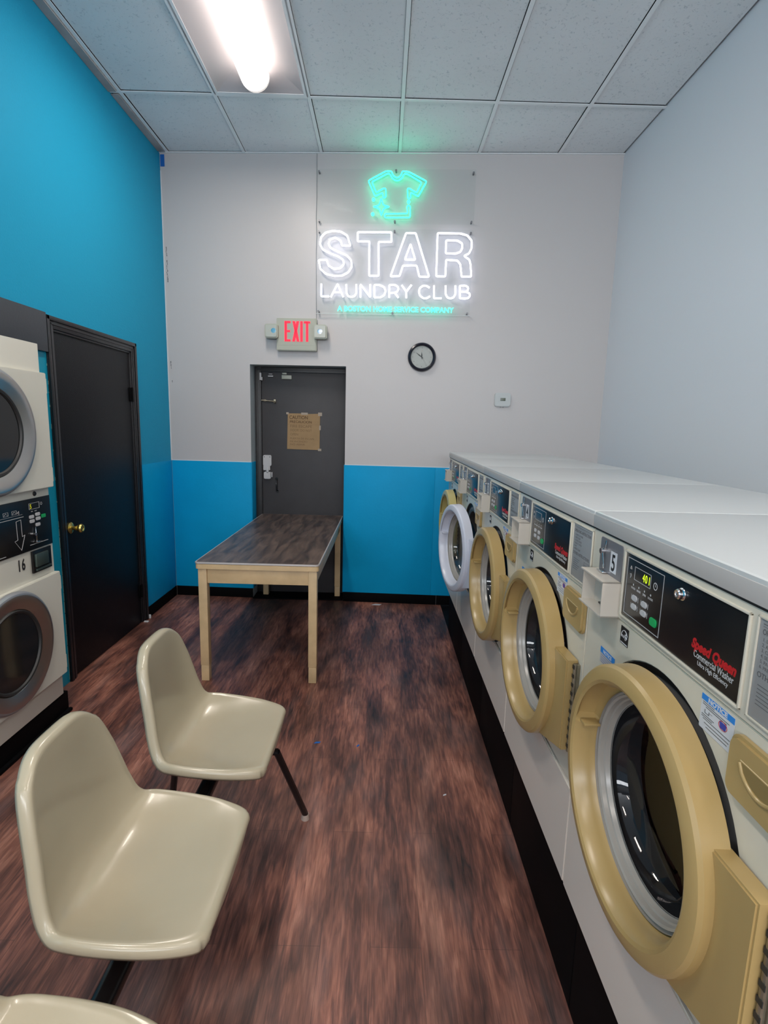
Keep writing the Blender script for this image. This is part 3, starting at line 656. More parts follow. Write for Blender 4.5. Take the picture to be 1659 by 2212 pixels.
t = MB(WF); t.path([(-.012, 1.265, .008), (-.012, .95, .006), (-.016, .80, .006), (-.012, .70, .006), (-.010, .66, .01), (-.014, .55, .006), (-.012, .2, .006), (-.010, .0, .006)], .0022); t.done('cable', M['cord'], cw)

# tape and scuffs in the left corner
bt = on_wall('painters_tape', 'short strip of blue painters tape in the top left corner of the white wall', 'tape', XL + .022, 3.53)
t = MB(WF); t.box(-.018, .016, 0, .088, .001, .002); t.done('strip', M['blue_tape'], bt)
t = MB(Fr((0, D0, 0), (1, BW, 0), (0, -1, 0))); rnd = random.Random(5)
for x, z0, z1 in ((-1.795, 2.66, 2.82), (-1.797, 2.86, 2.93), (-1.793, 1.97, 2.03), (-1.79, 1.86, 1.872)):
    z = z0
    while z < z1:
        h = rnd.uniform(.006, .02); a = x + rnd.uniform(-.003, .003); t.box(a, a + rnd.uniform(.002, .006), z, z + h * .9, .0006, .0016); z += h
struct(t.done('trim', mat('scuffed_dark_plaster', (.06, .07, .08), rough=.9)), 'dark scuffs in the white wall near the blue corner')

# ------------------------------------------------------------------ table
tb = thing('folding_work_table', 'beige steel table with walnut laminate top pushed against the charcoal door', 'table', (-.705, 3.87, 0), math.radians(-.4))
tb.name = 'work_table'
HX, HY = .362, .862
f = Fr((0, 0, 0), (1, 0, 0), (0, 1, 0))
def slab(mb, hx, hy, r, z0, z1, bev=.0):
    g = MB(Fr((0, 0, 0), (1, 0, 0), (0, 0, 1), (0, 1, 0))); g.rrect(-hx, hx, -hy, hy, r, z0, z1, bev); me = bpy.data.meshes.new('x'); g.bm.to_mesh(me); g.bm.free(); mb.bm.from_mesh(me); bpy.data.meshes.remove(me)
t = MB(); slab(t, HX - .006, HY - .006, .020, .722, .7405, .001); t.done('tabletop', M['table_top'], tb)
t = MB()
slab(t, HX, HY, .024, .731, .740, .0015); t.done('top_edging', M['table_edge'], tb)
t = MB(); slab(t, HX - .003, HY - .003, .022, .700, .7308, .003); t.done('top_band', M['table_paint'], tb)
for sx in (-1, 1):
    for sy in (-1, 1):
        cx, cy = sx * (HX - .040), sy * (HY - .045)
        t = MB(); t.box(cx - .025, cx + .025, .10, .701, cy - .025, cy + .025, .003); t.box(cx - .0235, cx + .0235, .0, .097, cy - .0235, cy + .0235, .003); t.box(cx - .022, cx + .022, .095, .103, cy - .022, cy + .022)
        lg = t.done('leg', M['table_paint'], tb)
for sy in (-1, 1):
    cy = sy * (HY - .045); t = MB(); t.box(-HX + .066, HX - .066, .608, .700, cy - .016, cy + .016, .002); t.done('apron', M['table_paint'], tb)
for sx in (-1, 1):
    cx = sx * (HX - .040); t = MB(); t.box(cx - .016, cx + .016, .608, .700, -HY + .071, HY - .071, .002); t.done('apron', M['table_paint'], tb)

# ------------------------------------------------------------------ seat shells on a beam
def catmull(P, t):
    n = len(P) - 1; x = t * n; i = min(int(x), n - 1); u = x - i
    p = [P[max(i - 1, 0)], P[i], P[i + 1], P[min(i + 2, n)]]
    return [0.5 * (2 * p[1][k] + (p[2][k] - p[0][k]) * u + (2 * p[0][k] - 5 * p[1][k] + 4 * p[2][k] - p[3][k]) * u * u + (3 * p[1][k] - p[0][k] - 3 * p[2][k] + p[3][k]) * u ** 3) for k in range(len(P[0]))]
# (x forward, z, half width, rise of the side edges)
PROF = [(.248, .424, .206, .0), (.236, .442, .225, .004), (.160, .438, .232, .022), (.070, .430, .233, .038), (-.020, .426, .230, .050), (-.080, .437, .222, .048), (-.114, .473, .210, .044), (-.129, .535, .196, .037),
        (-.136, .608, .182, .030), (-.143, .685, .172, .022), (-.150, .755, .163, .013), (-.157, .800, .148, .006)]
def shell_mesh():
    t = bmesh.new(); NA, NB, pw = 44, 72, 3.5; G = []
    def surf(a, v):
        x, z, hw, e = catmull(PROF, v); x2, z2, _, _ = catmull(PROF, min(1, v + .004)); x1, z1, _, _ = catmull(PROF, max(0, v - .004))
        tx, tz = x2 - x1, z2 - z1; l = math.hypot(tx, tz) or 1; nx, nz = -tz / l, tx / l   # towards the sitter
        if nz < 0 and v < .5: nx, nz = -nx, -nz
        nx, nz = tz / l, -tx / l
        k = e * (abs(a) ** 3.0)
        return Vector((x + nx * k, a * hw, z + nz * k)), Vector((nx, 0, nz))
    for j in range(NB + 1):
        row = []
        for i in range(NA + 1):
            a, b = -1 + 2 * i / NA, -1 + 2 * j / NB
            m_ = max(abs(a), abs(b)); n_ = (abs(a) ** pw + abs(b) ** pw) ** (1 / pw); s_ = m_ / n_ if n_ > 0 else 1
            p, nn = surf(a * s_, (b * s_ + 1) / 2); row.append((t.verts.new(p), nn))
        G.append(row)
    for j in range(NB):
        for i in range(NA): t.faces.new((G[j][i][0], G[j][i + 1][0], G[j + 1][i + 1][0], G[j + 1][i][0]))
    loop = [(0, i) for i in range(NA)] + [(j, NA) for j in range(NB)] + [(NB, i) for i in range(NA, 0, -1)] + [(j, 0) for j in range(NB, 0, -1)]
    B = []
    for j, i in loop:
        jj, ii = min(max(j, 1), NB - 1), min(max(i, 1), NA - 1)
        v, nn = G[j][i]; inn = G[jj][ii][0]; out = (v.co - inn.co); out -= nn * out.dot(nn) * .6; out.normalize(); B.append((v, nn, out))
    prev = [v for v, _, _ in B]
    for off, dn in ((.004, .0015), (.0085, .006), (.011, .013), (.0115, .022), (.008, .031)):
        cur = [t.verts.new(v.co + o * off - nn * dn) for v, nn, o in B]
        n = len(cur)
        for k in range(n): t.faces.new((prev[k], prev[(k + 1) % n], cur[(k + 1) % n], cur[k]))
        prev = cur
    bmesh.ops.remove_doubles(t, verts=t.verts, dist=2e-5); bmesh.ops.recalc_face_normals(t, faces=t.faces)
    for f_ in t.faces: f_.smooth = True
    me = bpy.data.meshes.new('seat_shell'); t.to_mesh(me); t.free(); me.materials.append(M['shell']); return me
bench = thing('beam_seating', 'row of three cream moulded seats on a black beam in front of the dryer', 'seating', (-.60, 1.19, 0))
sme = shell_mesh()
for y in (.575, 0, -.575):
    o = bpy.data.objects.new('seat_shell', sme); C.objects.link(o); o.parent = bench; o.location = (0, y, 0)
    md = o.modifiers.new('solid', 'SOLIDIFY'); md.thickness = .004; md.offset = 0
t = MB(); t.cyl(Vector((.045, -.86, .345)), Vector((.045, .60, .345)), .026, n=32); t.done('beam', M['tube_black'], bench)
for y in (.575, 0, -.575):
    t = MB(); t.box(-.06, .14, .372, .412, y - .11, y - .08, .003); t.box(-.06, .14, .372, .412, y + .08, y + .11, .003); t.box(.01, .08, .366, .385, y - .11, y + .11, .003); t.done('seat_bracket', M['tube_black'], bench)
for y0, sg in ((.585, 1), (-.84, -1)):
    t = MB(); t.path([(.25, .372, y0), (-.12, .372, y0)], .0125); t.done('cross_tube', M['tube_black'], bench)
    for xt, xb in ((.245, .33), (-.115, -.20)):
        t = MB(); t.path([(xt, .372, y0), (xb, .02, y0 + sg * .13)], .0125); lg = t.done('leg', M['tube_black'], bench)
        t = MB(); t.cyl(Vector((xb, y0 + sg * .13, .0)), Vector((xb, y0 + sg * .13, .022)), .017, .014); t.done('glide', M['glide'], lg)

# ------------------------------------------------------------------ washing machines
XM = .498; WM = .683; BZ = .385; LZ = 1.366
WFm = Fr((0, WM / 2, -BZ), (0, -1, 0), (-1, 0, 0))     # a = distance from the far edge, b = height over the floor, h = out to the aisle
CX, CZ = .345, .885                                     # door centre
def washer():
    r = thing('washing_machine', 'x', 'washing machine', (XM, 0, BZ))
    f = WFm; W = WM - .003; dep = -.70
    RH = .247; SE = .655
    # body
    t = MB(f)
    t.box(.002, .012, BZ + .001, 1.325, dep, -.004); t.box(W - .010, W, BZ + .001, 1.325, dep, -.004); t.box(.002, W, BZ + .001, 1.325, dep, dep + .01)
    t.box(.002, W, BZ + .001, BZ + .012, dep, -.004); t.box(.002, W, 1.31, 1.325, dep, -.004)
    dx = math.sqrt(RH ** 2 - (CZ - (SE + .003)) ** 2); a0 = math.atan2(SE + .003 - CZ, dx)
    arc = [(CX + RH * math.cos(a), CZ + RH * math.sin(a)) for a in [a0 + (PI - 2 * a0) * (-1) * 0 + k * ((PI - a0) - a0) / 60 for k in range(61)]]
    P = [(W, SE + .003), (W, 1.163), (.002, 1.163), (.002, SE + .003)] + arc[::-1]
    t.poly(P, -.012, 0, .002)
    body = t.done('cabinet', M['cream'], r)
    # lower panel with the matching notch
    dx2 = math.sqrt(RH ** 2 - (CZ - (SE - .002)) ** 2); b0 = math.atan2(SE - .002 - CZ, -dx2) ; b1 = math.atan2(SE - .002 - CZ, dx2)
    b0 = b0 if b0 < 0 else b0 - 2 * PI
    arc2 = [(CX + RH * math.cos(a), CZ + RH * math.sin(a)) for a in [b0 + (b1 - b0) * k / 30 for k in range(31)]]
    t = MB(f); t.poly([(.002, SE - .002), (.002, BZ + .002), (W, BZ + .002), (W, SE - .002)] + arc2[::-1], -.010, .004, .003); t.done('lower_panel', M['cream_low'], r)
    t = MB(f); t.box(.004, W - .002, SE - .006, SE + .006, -.03, -.011); t.done('panel_gap', M['gasket_dark'], r)
    # control panel housing
    t = MB(f); t.box(.002, W, 1.165, 1.324, -.30, .002, .004, 3); cp = t.done('control_panel', M['cream'], r)
    t = MB(f)
    for (a0_, a1_, c0, c1) in ((.154, .527, 1.310, 1.314), (.154, .527, 1.176, 1.180), (.154, .158, 1.176, 1.314), (.523, .527, 1.176, 1.314)): t.box(a0_, a1_, c0, c1, .0015, .006, .0012)
    for (a0_, a1_, c0, c1) in ((.539, .668, 1.314, 1.317), (.539, .668, 1.176, 1.179), (.539, .542, 1.176, 1.317), (.665, .668, 1.176, 1.317)): t.box(a0_, a1_, c0, c1, .0015, .005, .001)
    t.done('bezel', M['cream'], cp)
    # top
    t = MB(f); t.box(.001, WM - .001, 1.3275, LZ, dep - .01, .005, .006, 3); t.done('top_panel', M['lid'], r)
    t = MB(f); t.box(.001, WM - .001, 1.329, 1.357, .0048, .0066, .0008); t.done('lid_front_shade', M['lid_front'], r)  # darker strip paints the shade on the lid's front face
    t = MB(f); t.box(.003, W - .001, 1.3225, 1.328, -.3, .0008); t.done('lid_gap', M['gasket_dark'], r)
    # black display panel
    t = MB(f); t.box(.159, .522, 1.181, 1.309, .0018, .0035, .0006); bp = t.done('display_panel', M['panel_black'], r)
    t = MB(f)
    def frame(a0, a1, c0, c1, wd, h=.0036, h2=.0040):
        t.box(a0, a1, c1 - wd, c1, h, h2); t.box(a0, a1, c0, c0 + wd, h, h2); t.box(a0, a0 + wd, c0, c1, h, h2); t.box(a1 - wd, a1, c0, c1, h, h2)
    frame(.168, .306, 1.188, 1.302, .0012); frame(.199, .262, 1.264, 1.290, .0010)
    t.done('outline', M['panel_line'], bp)
    t = MB(f)
    for i, a in enumerate((.199, .221, .243, .266)): t.disc(a, 1.2535, .0022, .0038, 12); t.text(('WASH', 'RINSE', 'SPIN', 'DOOR')[i], a, 1.2445, .006, .0037, align='CENTER', ext=.0001)
    for cx_, cz_ in ((.209, 1.229), (.247, 1.229), (.209, 1.212), (.247, 1.212)):
        for k in (-1, 1): t.box(cx_ + k * .0135 - .0004, cx_ + k * .0135 + .0004, cz_ - .005, cz_ + .005, .0036, .0039)
    t.lathe(.279, 1.274, [(.0055, .0037), (.0065, .0040), (.0072, .0037)], 20); t.box(.2787, .2793, 1.274, 1.2785, .0037, .0040); t.box(.279, .282, 1.2737, 1.2743, .0037, .0040)
    t.path([(.183, 1.287, .0038), (.180, 1.281, .0038), (.186, 1.281, .0038)], .0004, True); t.path([(.181, 1.270, .0038), (.185, 1.272, .0038), (.185, 1.266, .0038), (.183, 1.263, .0038)], .0005)
    t.text('Commercial Washer', .412, 1.2035, .0158, .0037, ext=.0001, width=.096); t.text('Ultra High Efficiency', .424, 1.194, .0100, .0037, ext=.0001, width=.074)
    t.done('lettering', M['print_white'], bp)
    t = MB(f); t.text('Speed Queen', .404, 1.2165, .0215, .0037, bold=.0011, shear=.25, ext=.0001, width=.108); t.done('logo_lettering', M['print_red'], bp)
    for cx_, cz_ in ((.209, 1.229), (.247, 1.229), (.209, 1.212), (.247, 1.212)):
        t = MB(f); t.rrect(cx_ - .0105, cx_ + .0105, cz_ - .0058, cz_ + .0058, .0055, .0036, .0056, .001); t.done('button', M['btn_white'], bp)
    t = MB(f); t.rrect(.272, .296, 1.201, 1.2165, .006, .0036, .0056, .001); t.done('start_button', M['btn_green'], bp)
    t = MB(f); t.lathe(.362, 1.287, [(0, .011), (.0035, .011), (.004, .0125), (.007, .0125), (.0085, .0105), (.0088, .006), (.0105, .0045), (.011, .0036)], 28); t.box(.3612, .3628, 1.2835, 1.2905, .0108, .0118); t.done('key_lock', M['chrome'], bp)
    # instruction plate
    t = MB(f); t.box(.5425, .6645, 1.1795, 1.3135, .0018, .0032, .0005); ip = t.done('instruction_plate', M['plate_instr'], r)
    t = MB(f); t.box(.549, .658, 1.3075, 1.3085, .0033, .0035); t.box(.549, .658, 1.3045, 1.3050, .0033, .0035)
    t.text('OPERATING INSTRUCTIONS', .549, 1.2945, .0105, .0033, ext=.0001, bold=.0002, width=.108); t.text('OTHER INSTRUCTIONS', .549, 1.2375, .0105, .0033, ext=.0001, bold=.0002, width=.105)
    for i, s_ in enumerate(('1. LOAD CLOTHES', '2. ADD SOAP', '3. CLOSE DOOR', '4. SELECT CYCLE', '5. PAY', '6. PRESS START')): t.text(s_, .551, 1.2855 - .0072 * i, .0066, .0033, ext=.0001)
    for i in range(6): t.box(.553, .596 - (i % 3) * .006, 1.2265 - .0052 * i, 1.2275 - .0052 * i, .0033, .0035)
    for i in range(8): t.box(.625, .655, 1.2310 - .0062 * i, 1.2314 - .0062 * i, .0033, .0035)
    t.box(.625, .6254, 1.1875, 1.2314, .0033, .0035); t.box(.6546, .655, 1.1875, 1.2314, .0033, .0035)
    t.done('lettering', M['print_grey'], ip)
    # coin plate and coin box
    t = MB(f); t.rrect(.028, .138, 1.238, 1.3155, .006, .0018, .0040, .0006); sp_ = t.done('coin_plate', M['plate_grey'], r)
    t = MB(f); t.box(.084, .115, 1.250, 1.295, .0041, .0044); t.done('number_sticker', M['sticker_white'], sp_)
    t = MB(f); t.path([(.062, 1.3125, .006), (.060, 1.296, .007), (.053, 1.288, .011)], .0018); t.path([(.056, 1.284, .010), (.058, 1.250, .006)], .0022); t.cyl(f(.052, 1.287, .004), f(.052, 1.287, .014), .006); t.box(.044, .076, 1.242, 1.2455, .004, .016, .001); t.done('coin_slide', M['chrome'], sp_)
    t = MB(f); q0, q1, q2, q3 = .018, .140, 1.165, 1.241
    t.poly([(q0, q2), (q1, q2), (q1, q2 + .003), (q0, q2 + .003)], .002, .040); t.poly([(q0, q3 - .003), (q1, q3 - .003), (q1, q3), (q0, q3)], .002, .040)
    t.box(q1 - .003, q1, q2, q3, .002, .040); t.box(q0, q0 + .003, q2, q3, .002, .034)
    # slanted floor of the hood facing the aisle
    g = bmesh.new(); vv = [g.verts.new(f(*p)) for p in ((q0 + .003, q2 + .003, .006), (q1 - .045, q2 + .003, .006), (q1 - .045, q3 - .003, .006), (q0 + .003, q3 - .003, .006), (q1 - .003, q2 + .003, .038), (q1 - .003, q3 - .003, .038))]
    g.faces.new((vv[0], vv[1], vv[2], vv[3])); g.faces.new((vv[1], vv[4], vv[5], vv[2])); t._merge(g)
    cb = t.done('coin_box', M['box'], r)
    t = MB(f); t.box(.060, .086, q2 + .006, q2 + .009, .006, .012); t.done('coin_slot', M['gasket_dark'], cb)
    # stickers
    t = MB(f); t.box(.156, .190, 1.121, 1.157, .0004, .0009); st = t.done('energy_sticker', M['print_black'], r)
    t = MB(f); t.path([(.173 + .0125 * math.cos(a), 1.138 + .0125 * math.sin(a), .0011) for a in [math.radians(q) for q in range(20, 200, 12)]], .0007); t.text('energy', .1585, 1.1345, .0115, .0010, ext=.0001, shear=.3, width=.026)
    t.path([(.181 + (.006 if k % 2 == 0 else .0028) * math.cos(math.radians(90 + 36 * k)), 1.141 + (.006 if k % 2 == 0 else .0028) * math.sin(math.radians(90 + 36 * k)), .0011) for k in range(10)], .0006, True)
    t.box(.158, .188, 1.1225, 1.1245, .0010, .0011); t.done('mark', M['sticker_white'], st)
    t = MB(f); t.box(.070, .142, 1.040, 1.075, .0004, .0008); ns = t.done('notice_sticker', mat('notice_faint', (.45, .45, .46), rough=.4), r)
    t = MB(f); t.box(.070, .142, 1.062, 1.0755, .0009, .0011); t.done('blue_band', M['sticker_blue'], ns)
    t = MB(f); t.text('NOTICE', .106, 1.0645, .0115, .0012, align='CENTER', ext=.0001, bold=.0003); t.done('lettering', M['sticker_white'], ns)
    t = MB(f)
    for i in range(4): t.box(.076, .136 - (i % 2) * .01, 1.057 - .005 * i, 1.0576 - .005 * i, .0009, .0010)
    t.done('small_print', M['sticker_navy'], ns)
    t = MB(f); t.rrect(.438, .515, 1.104, 1.158, .002, .0004, .0009); ns = t.done('notice_sticker', M['sticker_white'], r)
    t = MB(f); t.box(.438, .515, 1.1485, 1.158, .0010, .0012); t.done('blue_band', M['sticker_blue'], ns)
    t = MB(f); t.text('NOTICE', .4765, 1.1500, .0098, .0013, align='CENTER', ext=.0001, bold=.0004, sx=1.25); t.done('lettering', M['sticker_white'], ns)
    t = MB(f)
    for i, (p, q) in enumerate(((.442, .470), (.442, .505), (.450, .500), (.442, .472), (.442, .468), (.446, .510), (.450, .508), (.455, .505))):
        z_ = (1.1455, 1.1425, 1.1395, 1.1265, 1.1235, 1.1205, 1.1150, 1.1100)[i]; t.box(p, q, z_, z_ + .0011, .0010, .0012)
    t.path([(.449, 1.136, .0011), (.449, 1.131, .0011), (.459, 1.131, .0011), (.459, 1.136, .0011)], .0006); t.box(.460, .4665, 1.1345, 1.1350, .0010, .0012)
    t.done('small_print', M['print_grey'], ns)
    t = MB(f); t.poly([(.484, 1.138), (.500, 1.138), (.498, 1.1285), (.486, 1.1285)], .0010, .0013); t.done('basin_symbol', M['sticker_navy'], ns)
    t = MB(f); t.path([(.492 + .0095 * math.cos(a), 1.1335 + .0065 * math.sin(a), .0012) for a in [math.radians(q) for q in range(60, 420, 30)]], .0004, True); t.done('basin_ring', M['print_red'], ns)
    # detergent drawer
    t = MB(f); t.rrect(.517, .655, 1.058, 1.148, .018, .001, .012, .005); dd = t.done('detergent_drawer', M['yellow'], r)
    # door dish, gasket, drum
    t = MB(f); t.lathe(CX, CZ, [(RH + .001, -.001), (RH - .003, -.008), (.238, -.012), (.228, -.013)], 72); t.done('door_dish', M['gasket_dark'], r)
    t = MB(f); t.lathe(CX, CZ, [(.2285, -.0128), (.215, -.010), (.203, -.014), (.200, -.05), (.195, -.08)], 72); t.done('tub_seal', M['dish'], r)
    def ribs(deg, j, rr, h): return (rr - (.030 if 1 <= j <= 3 and min(abs((deg - k + 180) % 360 - 180) for k in (30, 150, 270)) < 9 else 0), h)
    t = MB(f); t.lathe(CX, CZ, [(.197, -.08), (.235, -.10), (.235, -.25), (.232, -.37), (.10, -.39), (.0, -.385)], 72, fn=ribs); t.done('drum', M['drum'], r)
    return r
def washer_door(r, m, open_deg):
    """ring door on a vertical hinge at its near side; the mesh is built closed and turned open about the hinge"""
    ah, hh = .655, .004
    f = Fr((0, 0, 0), (0, -1, 0), (-1, 0, 0)); cx, cz = CX - ah, CZ - BZ    # local: hinge is the origin
    R0 = .243
    def pocket(deg, j, rr, h):
        inp = 118 < deg < 166
        if inp and j in (7, 8, 9): return (rr + .022, h)
        return (rr, h)
    prof = [(R0 - .010, -.004), (R0, .000), (R0 - .002, .040), (R0 - .007, .046), (.226, .050), (.212, .051), (.206, .048), (.199, .036), (.196, .016), (.194, .004), (.190, -.004)]
    t = MB(f); t.lathe(cx, cz, prof, 120, fn=pocket)
    # hinge flap growing out of the ring
    z1, z0 = .985 - BZ, .745 - BZ
    ang_t = math.asin(min(1, (z1 - cz) / (R0 - .01))); P = [(cx + (R0 - .012) * math.cos(a), cz + (R0 - .012) * math.sin(a)) for a in [ang_t - (ang_t + 1.05) * k / 16 for k in range(17)]]
    P = [(-.002, z0), (-.002, z1)] + P
    t.poly(P, -.002, .026, .003)
    me_o = t.done('door', m, r, (-hh, WM / 2 - ah, 0)); me_o.rotation_euler = (0, 0, math.radians(open_deg))
    t = MB(f); t.box(cx - .197, cx - .172, cz + .045, cz + .050, .006, .040, .001); t.done('latch_ledge', m, me_o)
    t = MB(f); t.lathe(cx, cz, [(.1905, .004), (.191, -.002), (.187, -.004), (.185, .001), (.181, -.002), (.179, -.010), (.176, -.012), (.173, -.020), (.169, -.022)], 90); t.done('glass_seal', M['gasket'], me_o)
    t = MB(f); t.lathe(cx, cz, [(.170, -.020), (.167, -.036), (.158, -.050), (.140, -.060), (.10, -.068), (.05, -.073), (.0, -.075)], 72); t.done('door_glass', M['glass'], me_o)
    t = MB(f)
    t.box(-.002, .012, z0, z1 - .006, -.006, .004, .001); t.cyl(f(.004, z0, .006), f(.004, z1 - .006, .006), .0055, n=12)
    hg = t.done('hinge', M['hinge_steel'], me_o)
    t = MB(f)
    for i in range(10): z = z0 + .012 + i * (z1 - z0 - .03) / 9; t.box(.0, .0105, z, z + .009, .0105, .0118)
    t.done('hinge_knuckle', M['gasket_dark'], hg)
    return me_o
proto = washer()
# grip of the drawer: one raised rim and a flat dark patch painted as the hollow's shade
dd = [c for c in proto.children if c.name.startswith('detergent_drawer')][0]
t = MB(WFm)
t.poly([(.548 + .076 * k / 12, 1.118 + .0 * k) for k in range(13)] + [(.624 - .076 * k / 12, 1.118 - .024 * math.sin(PI * k / 12) ** .6) for k in range(1, 12)], .0122, .0126)
t.done('grip_shade', mat('drawer_grip_shade', (.24, .165, .06), rough=.5), dd)
t = MB(WFm); t.path([(.546 + .080 * k / 12, 1.117 - .027 * math.sin(PI * k / 12) ** .6, .0125) for k in range(13)], .0028); t.path([(.546, 1.119, .0115), (.626, 1.119, .0115)], .0015); t.done('grip_rim', M['yellow'], dd)
for c in proto.children:
    b_ = c.name.split('.')[0]
    d_ = {'display_panel': .014, 'instruction_plate': .014, 'coin_plate': .018, 'coin_box': .018, 'energy_sticker': .018, 'notice_sticker': .018, 'detergent_drawer': .022}.get(b_, 0)
    c.location.y -= d_
    if b_ == 'control_panel':
        for g_ in c.children: g_.location.y -= .014
ORD = ['farthest washing machine, beside the back wall, with pale yellow porthole door', 'second washing machine from the back wall, with a white porthole door standing open', 'middle washing machine of the five, yellow porthole door',
       'washing machine numbered 4, yellow porthole door, dark unlit display', 'nearest washing machine, numbered 5 with lit display and large yellow porthole door']
for k in range(5):
    r = proto if k == 0 else dup(proto)
    if k == 0: copies = [proto]
    else: copies.append(r)
for k, r in enumerate(copies):
    y0 = 3.95 - WM * k
    r.location = (XM, y0 - WM / 2, BZ); r['label'] = ORD[k]; r['group'] = 'front loading coin washers along the right side'
    washer_door(r, (M['yellow_new'], M['white_plastic'], M['yellow'], M['yellow'], M['yellow'])[k], (2.4, 10.5, 2.1, 1.9, 1.6)[k])
    st = [c for c in r.children if c.name.startswith('coin_plate')][0]
    t = MB(WFm); t.text(str(k + 1), .0995, 1.2545, .050, .0045, align='CENTER', ext=.0002, bold=.0008, sx=.78); t.done('number', M['print_black'], st)
    bp = [c for c in r.children if c.name.startswith('display_panel')][0]
    if k == 4:
        t = MB(WFm); t.text('40', .240, 1.2695, .022, .0038, align='CENTER', ext=.0001, sx=.78, spacing=1.15); t.box(.2555, .2575, 1.2695, 1.2845, .0038, .0040); t.done('display_digits', M['led'], bp)

# bases under the washers
bk = 0
BLAB = ['black base under the farthest washing machine', 'black base under the white door washing machine', 'black base under the middle washing machine', 'black base under washing machine 4', 'black base under washing machine 5']
for k in range(5):
    y1 = 3.95 - WM * k
    b = thing('machine_base', BLAB[k], 'machine base', (VX, y1 - WM / 2, 0), 0, 'black bases under the washers')
    t = MB(); t.box(.0, .66, .0, .366, -WM / 2 + .0015, WM / 2 - .0015, .003); t.done('plinth', M['black_base'], b)
    t = MB(); t.box(-.028, .66, .3665, .3845, -WM / 2 + .001, WM / 2 - .001, .002); t.done('top_board', M['plywood'], b)

# ------------------------------------------------------------------ stacked dryer at the left
XD = -1.640
dy = thing('stacked_dryer', 'cream stacked tumble dryer numbered 16 with two chrome ringed doors', 'dryer', (XD, 2.285, 0))
f = Fr((0, 0, 0), (0, 1, 0), (1, 0, 0)); HWD = .343
t = MB(f); t.box(-HWD, HWD, .118, 1.886, -.85, -.0, .004); t.done('cabinet', M['dryer'], dy)
for z0, z1, zc, ac in ((1.208, 1.752, 1.478, -.045), (.236, .780, .508, -.03)):
    t = MB(f); t.rrect(-HWD + .006, HWD + .006, z0, z1, .006, .001, .024, .003); dn = t.done('door', M['dryer'], dy)
    t = MB(f); t.lathe(ac, zc, [(.272, .024), (.270, .034), (.262, .042), (.255, .044)], 96); t.done('ring_edge', M['steel_edge'], dn)
    t = MB(f); t.lathe(ac, zc, [(.255, .0442), (.247, .045), (.225, .040), (.192, .030), (.186, .024)], 96); t.done('chrome_ring', M['steel'], dn)
    t = MB(f); t.lathe(ac, zc, [(.188, .030), (.184, .036), (.176, .034), (.172, .0262)], 96); t.done('rubber_ring', M['gasket_dark'], dn)
    t = MB(f); t.lathe(ac, zc, [(.174, .0262), (.12, .0256), (.06, .0252), (0, .025)], 72); t.done('door_glass', M['dryer_glass'], dn)
    for z in (z0 + .06, z1 - .06):
        t = MB(f); t.box(HWD + .0005, HWD + .010, z - .032, z + .032, .004, .020, .002); t.cyl(f(HWD + .008, z - .034, .018), f(HWD + .008, z + .034, .018), .005, n=12); t.done('hinge', M['dryer'], dn)
t = MB(f); t.box(-HWD, HWD - .006, .926, 1.168, .001, .006, .002); bp = t.done('display_panel', M['panel_black'], dy)
t = MB(f)
AR = [(.082, 1.078), (.114, 1.082), (.116, 1.004), (.134, 1.008), (.104, .942), (.064, .990), (.084, .994)]
t.path([(a, b, .0066) for a, b in AR], .0009, True)
t.box(-.34, .135, 1.092, 1.094, .0062, .0070); t.box(-.34, .128, 1.104, 1.1048, .0062, .0068); t.box(.165, .30, .951, .953, .0062, .0072); t.box(-.34, -.0, .936, .938, .0062, .0072)
for i in range(3):
    a = -.05 + i * .055; t.path([(a, 1.128, .0066), (a + .03, 1.128, .0066), (a + .03, 1.112, .0066), (a, 1.112, .0066)], .0007, True); t.path([(a + .005, 1.116, .0066), (a + .015, 1.125, .0066), (a + .025, 1.115, .0066)], .0006)
t.path([(.093, 1.115, .0066), (.105, 1.122, .0066), (.105, 1.108, .0066)], .0011, True)
t.path([(.178, 1.146, .0066), (.252, 1.146, .0066), (.252, 1.118, .0066), (.178, 1.118, .0066)], .0008, True)
t.text('MIN', .19, 1.105, .007, .0063, ext=.0001); t.text('HEAT', .215, 1.105, .007, .0063, ext=.0001)
t.lathe(.268, 1.136, [(.005, .0063), (.006, .0067), (.007, .0063)], 16)
t.done('lettering', M['print_white'], bp)
t = MB(f); t.text('5', .184, 1.122, .028, .0064, ext=.0002, sx=.85, bold=.0004); t.done('display_digits', M['led_dim'], bp)
for a, b in ((.190, 1.083), (.235, 1.089), (.192, 1.062), (.237, 1.068), (.232, 1.040)):
    t = MB(f); t.rrect(a - .017, a + .017, b - .008, b + .008, .006, .0062, .0085, .001); t.done('button', M['btn_white'], bp)
t = MB(f); t.rrect(.262, .294, 1.066, 1.083, .003, .0062, .0085, .001); t.done('start_button', M['btn_green'], bp)
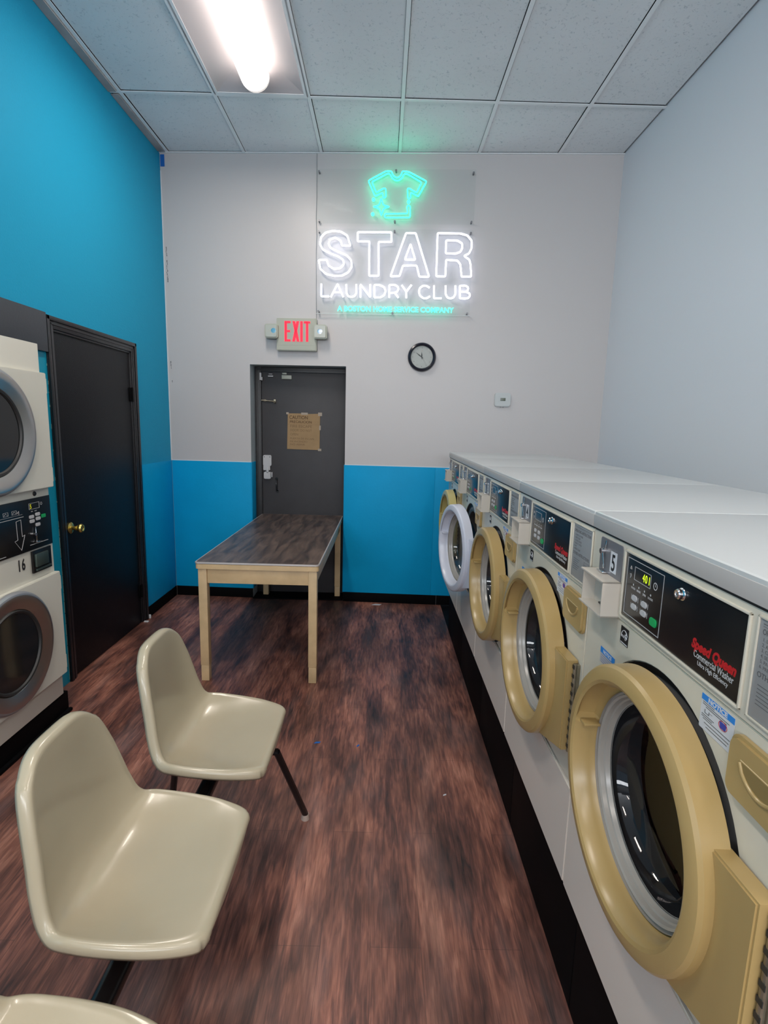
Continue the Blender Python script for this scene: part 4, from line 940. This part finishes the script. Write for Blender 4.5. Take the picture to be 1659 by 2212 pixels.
t = MB(f); t.path([(.208, 1.032, .010), (.207, 1.01, .011), (.200, .996, .014)], .002); t.path([(.207, .990, .012), (.210, .962, .009)], .002); t.cyl(f(.20, .998, .006), f(.20, .998, .016), .007); t.box(.198, .235, .958, .963, .006, .018, .001); t.done('coin_slot', M['chrome'], bp)
t = MB(f); t.lathe(.232, 1.187, [(0, .006), (.008, .006), (.011, .003), (.0115, .0)], 20); t.done('cap', M['print_black'], dy)
t = MB(f); t.lathe(.03, 1.83, [(0, .003), (.004, .003), (.005, .0)], 12); t.done('screw', M['print_grey'], dy)
t = MB(f); t.box(.170, .312, .814, .920, .001, .010, .002); cb = t.done('coin_return', M['panel_black'], dy)
t = MB(f); t.box(.182, .276, .842, .904, .010, .020, .003); t.box(.186, .300, .822, .832, .010, .016, .002); t.done('return_cup', M['coin_cup'], cb)
t = MB(f); t.text('16', .074, .848, .074, .0015, ext=.0002, sx=.66, spacing=1.2, bold=.0016); t.done('number', M['print_black'], dy)
db = thing('dryer_base', 'black base under the stacked dryer', 'machine base', (XD, 2.285, 0))
t = MB(f); t.box(-1.6, .385, .0, .112, -.16, -.004, .003); t.box(-1.6, .387, .0, .018, -.004, .016, .006); t.done('plinth', M['black_base'], db)

# ------------------------------------------------------------------ small scraps on the floor
for (x, y, s_, rz, m, nm, lb) in ((-.285, 2.42, .018, .2, 'blue_tape', 'paint_chip', 'tiny blue paint chip on the wood floor, left of the other'), (-.085, 2.40, .012, 1.0, 'blue_tape', 'paint_chip', 'tiny blue paint chip on the wood floor, right of the other'),
                              (.30, 2.06, .010, .5, 'sticker_white', 'paper_scrap', 'tiny white paper scrap on the floor near washing machine 4'), (-.02, 4.49, .045, 0, 'sticker_white', 'paper_scrap', 'small white paper strip on the floor against the back baseboard')):
    t = MB(Fr((0, 0, 0), (1, 0, 0), (0, 0, 1), (0, 1, 0))); t.poly([(-s_, -s_ * .3), (s_ * .6, -s_ * .4), (s_, s_ * .2), (-s_ * .3, s_ * .4)], .0005, .0015)
    o = t.done(nm, M[m], None, (x, y, 0)); o.rotation_euler = (0, 0, rz); tag(o, lb, 'scrap')
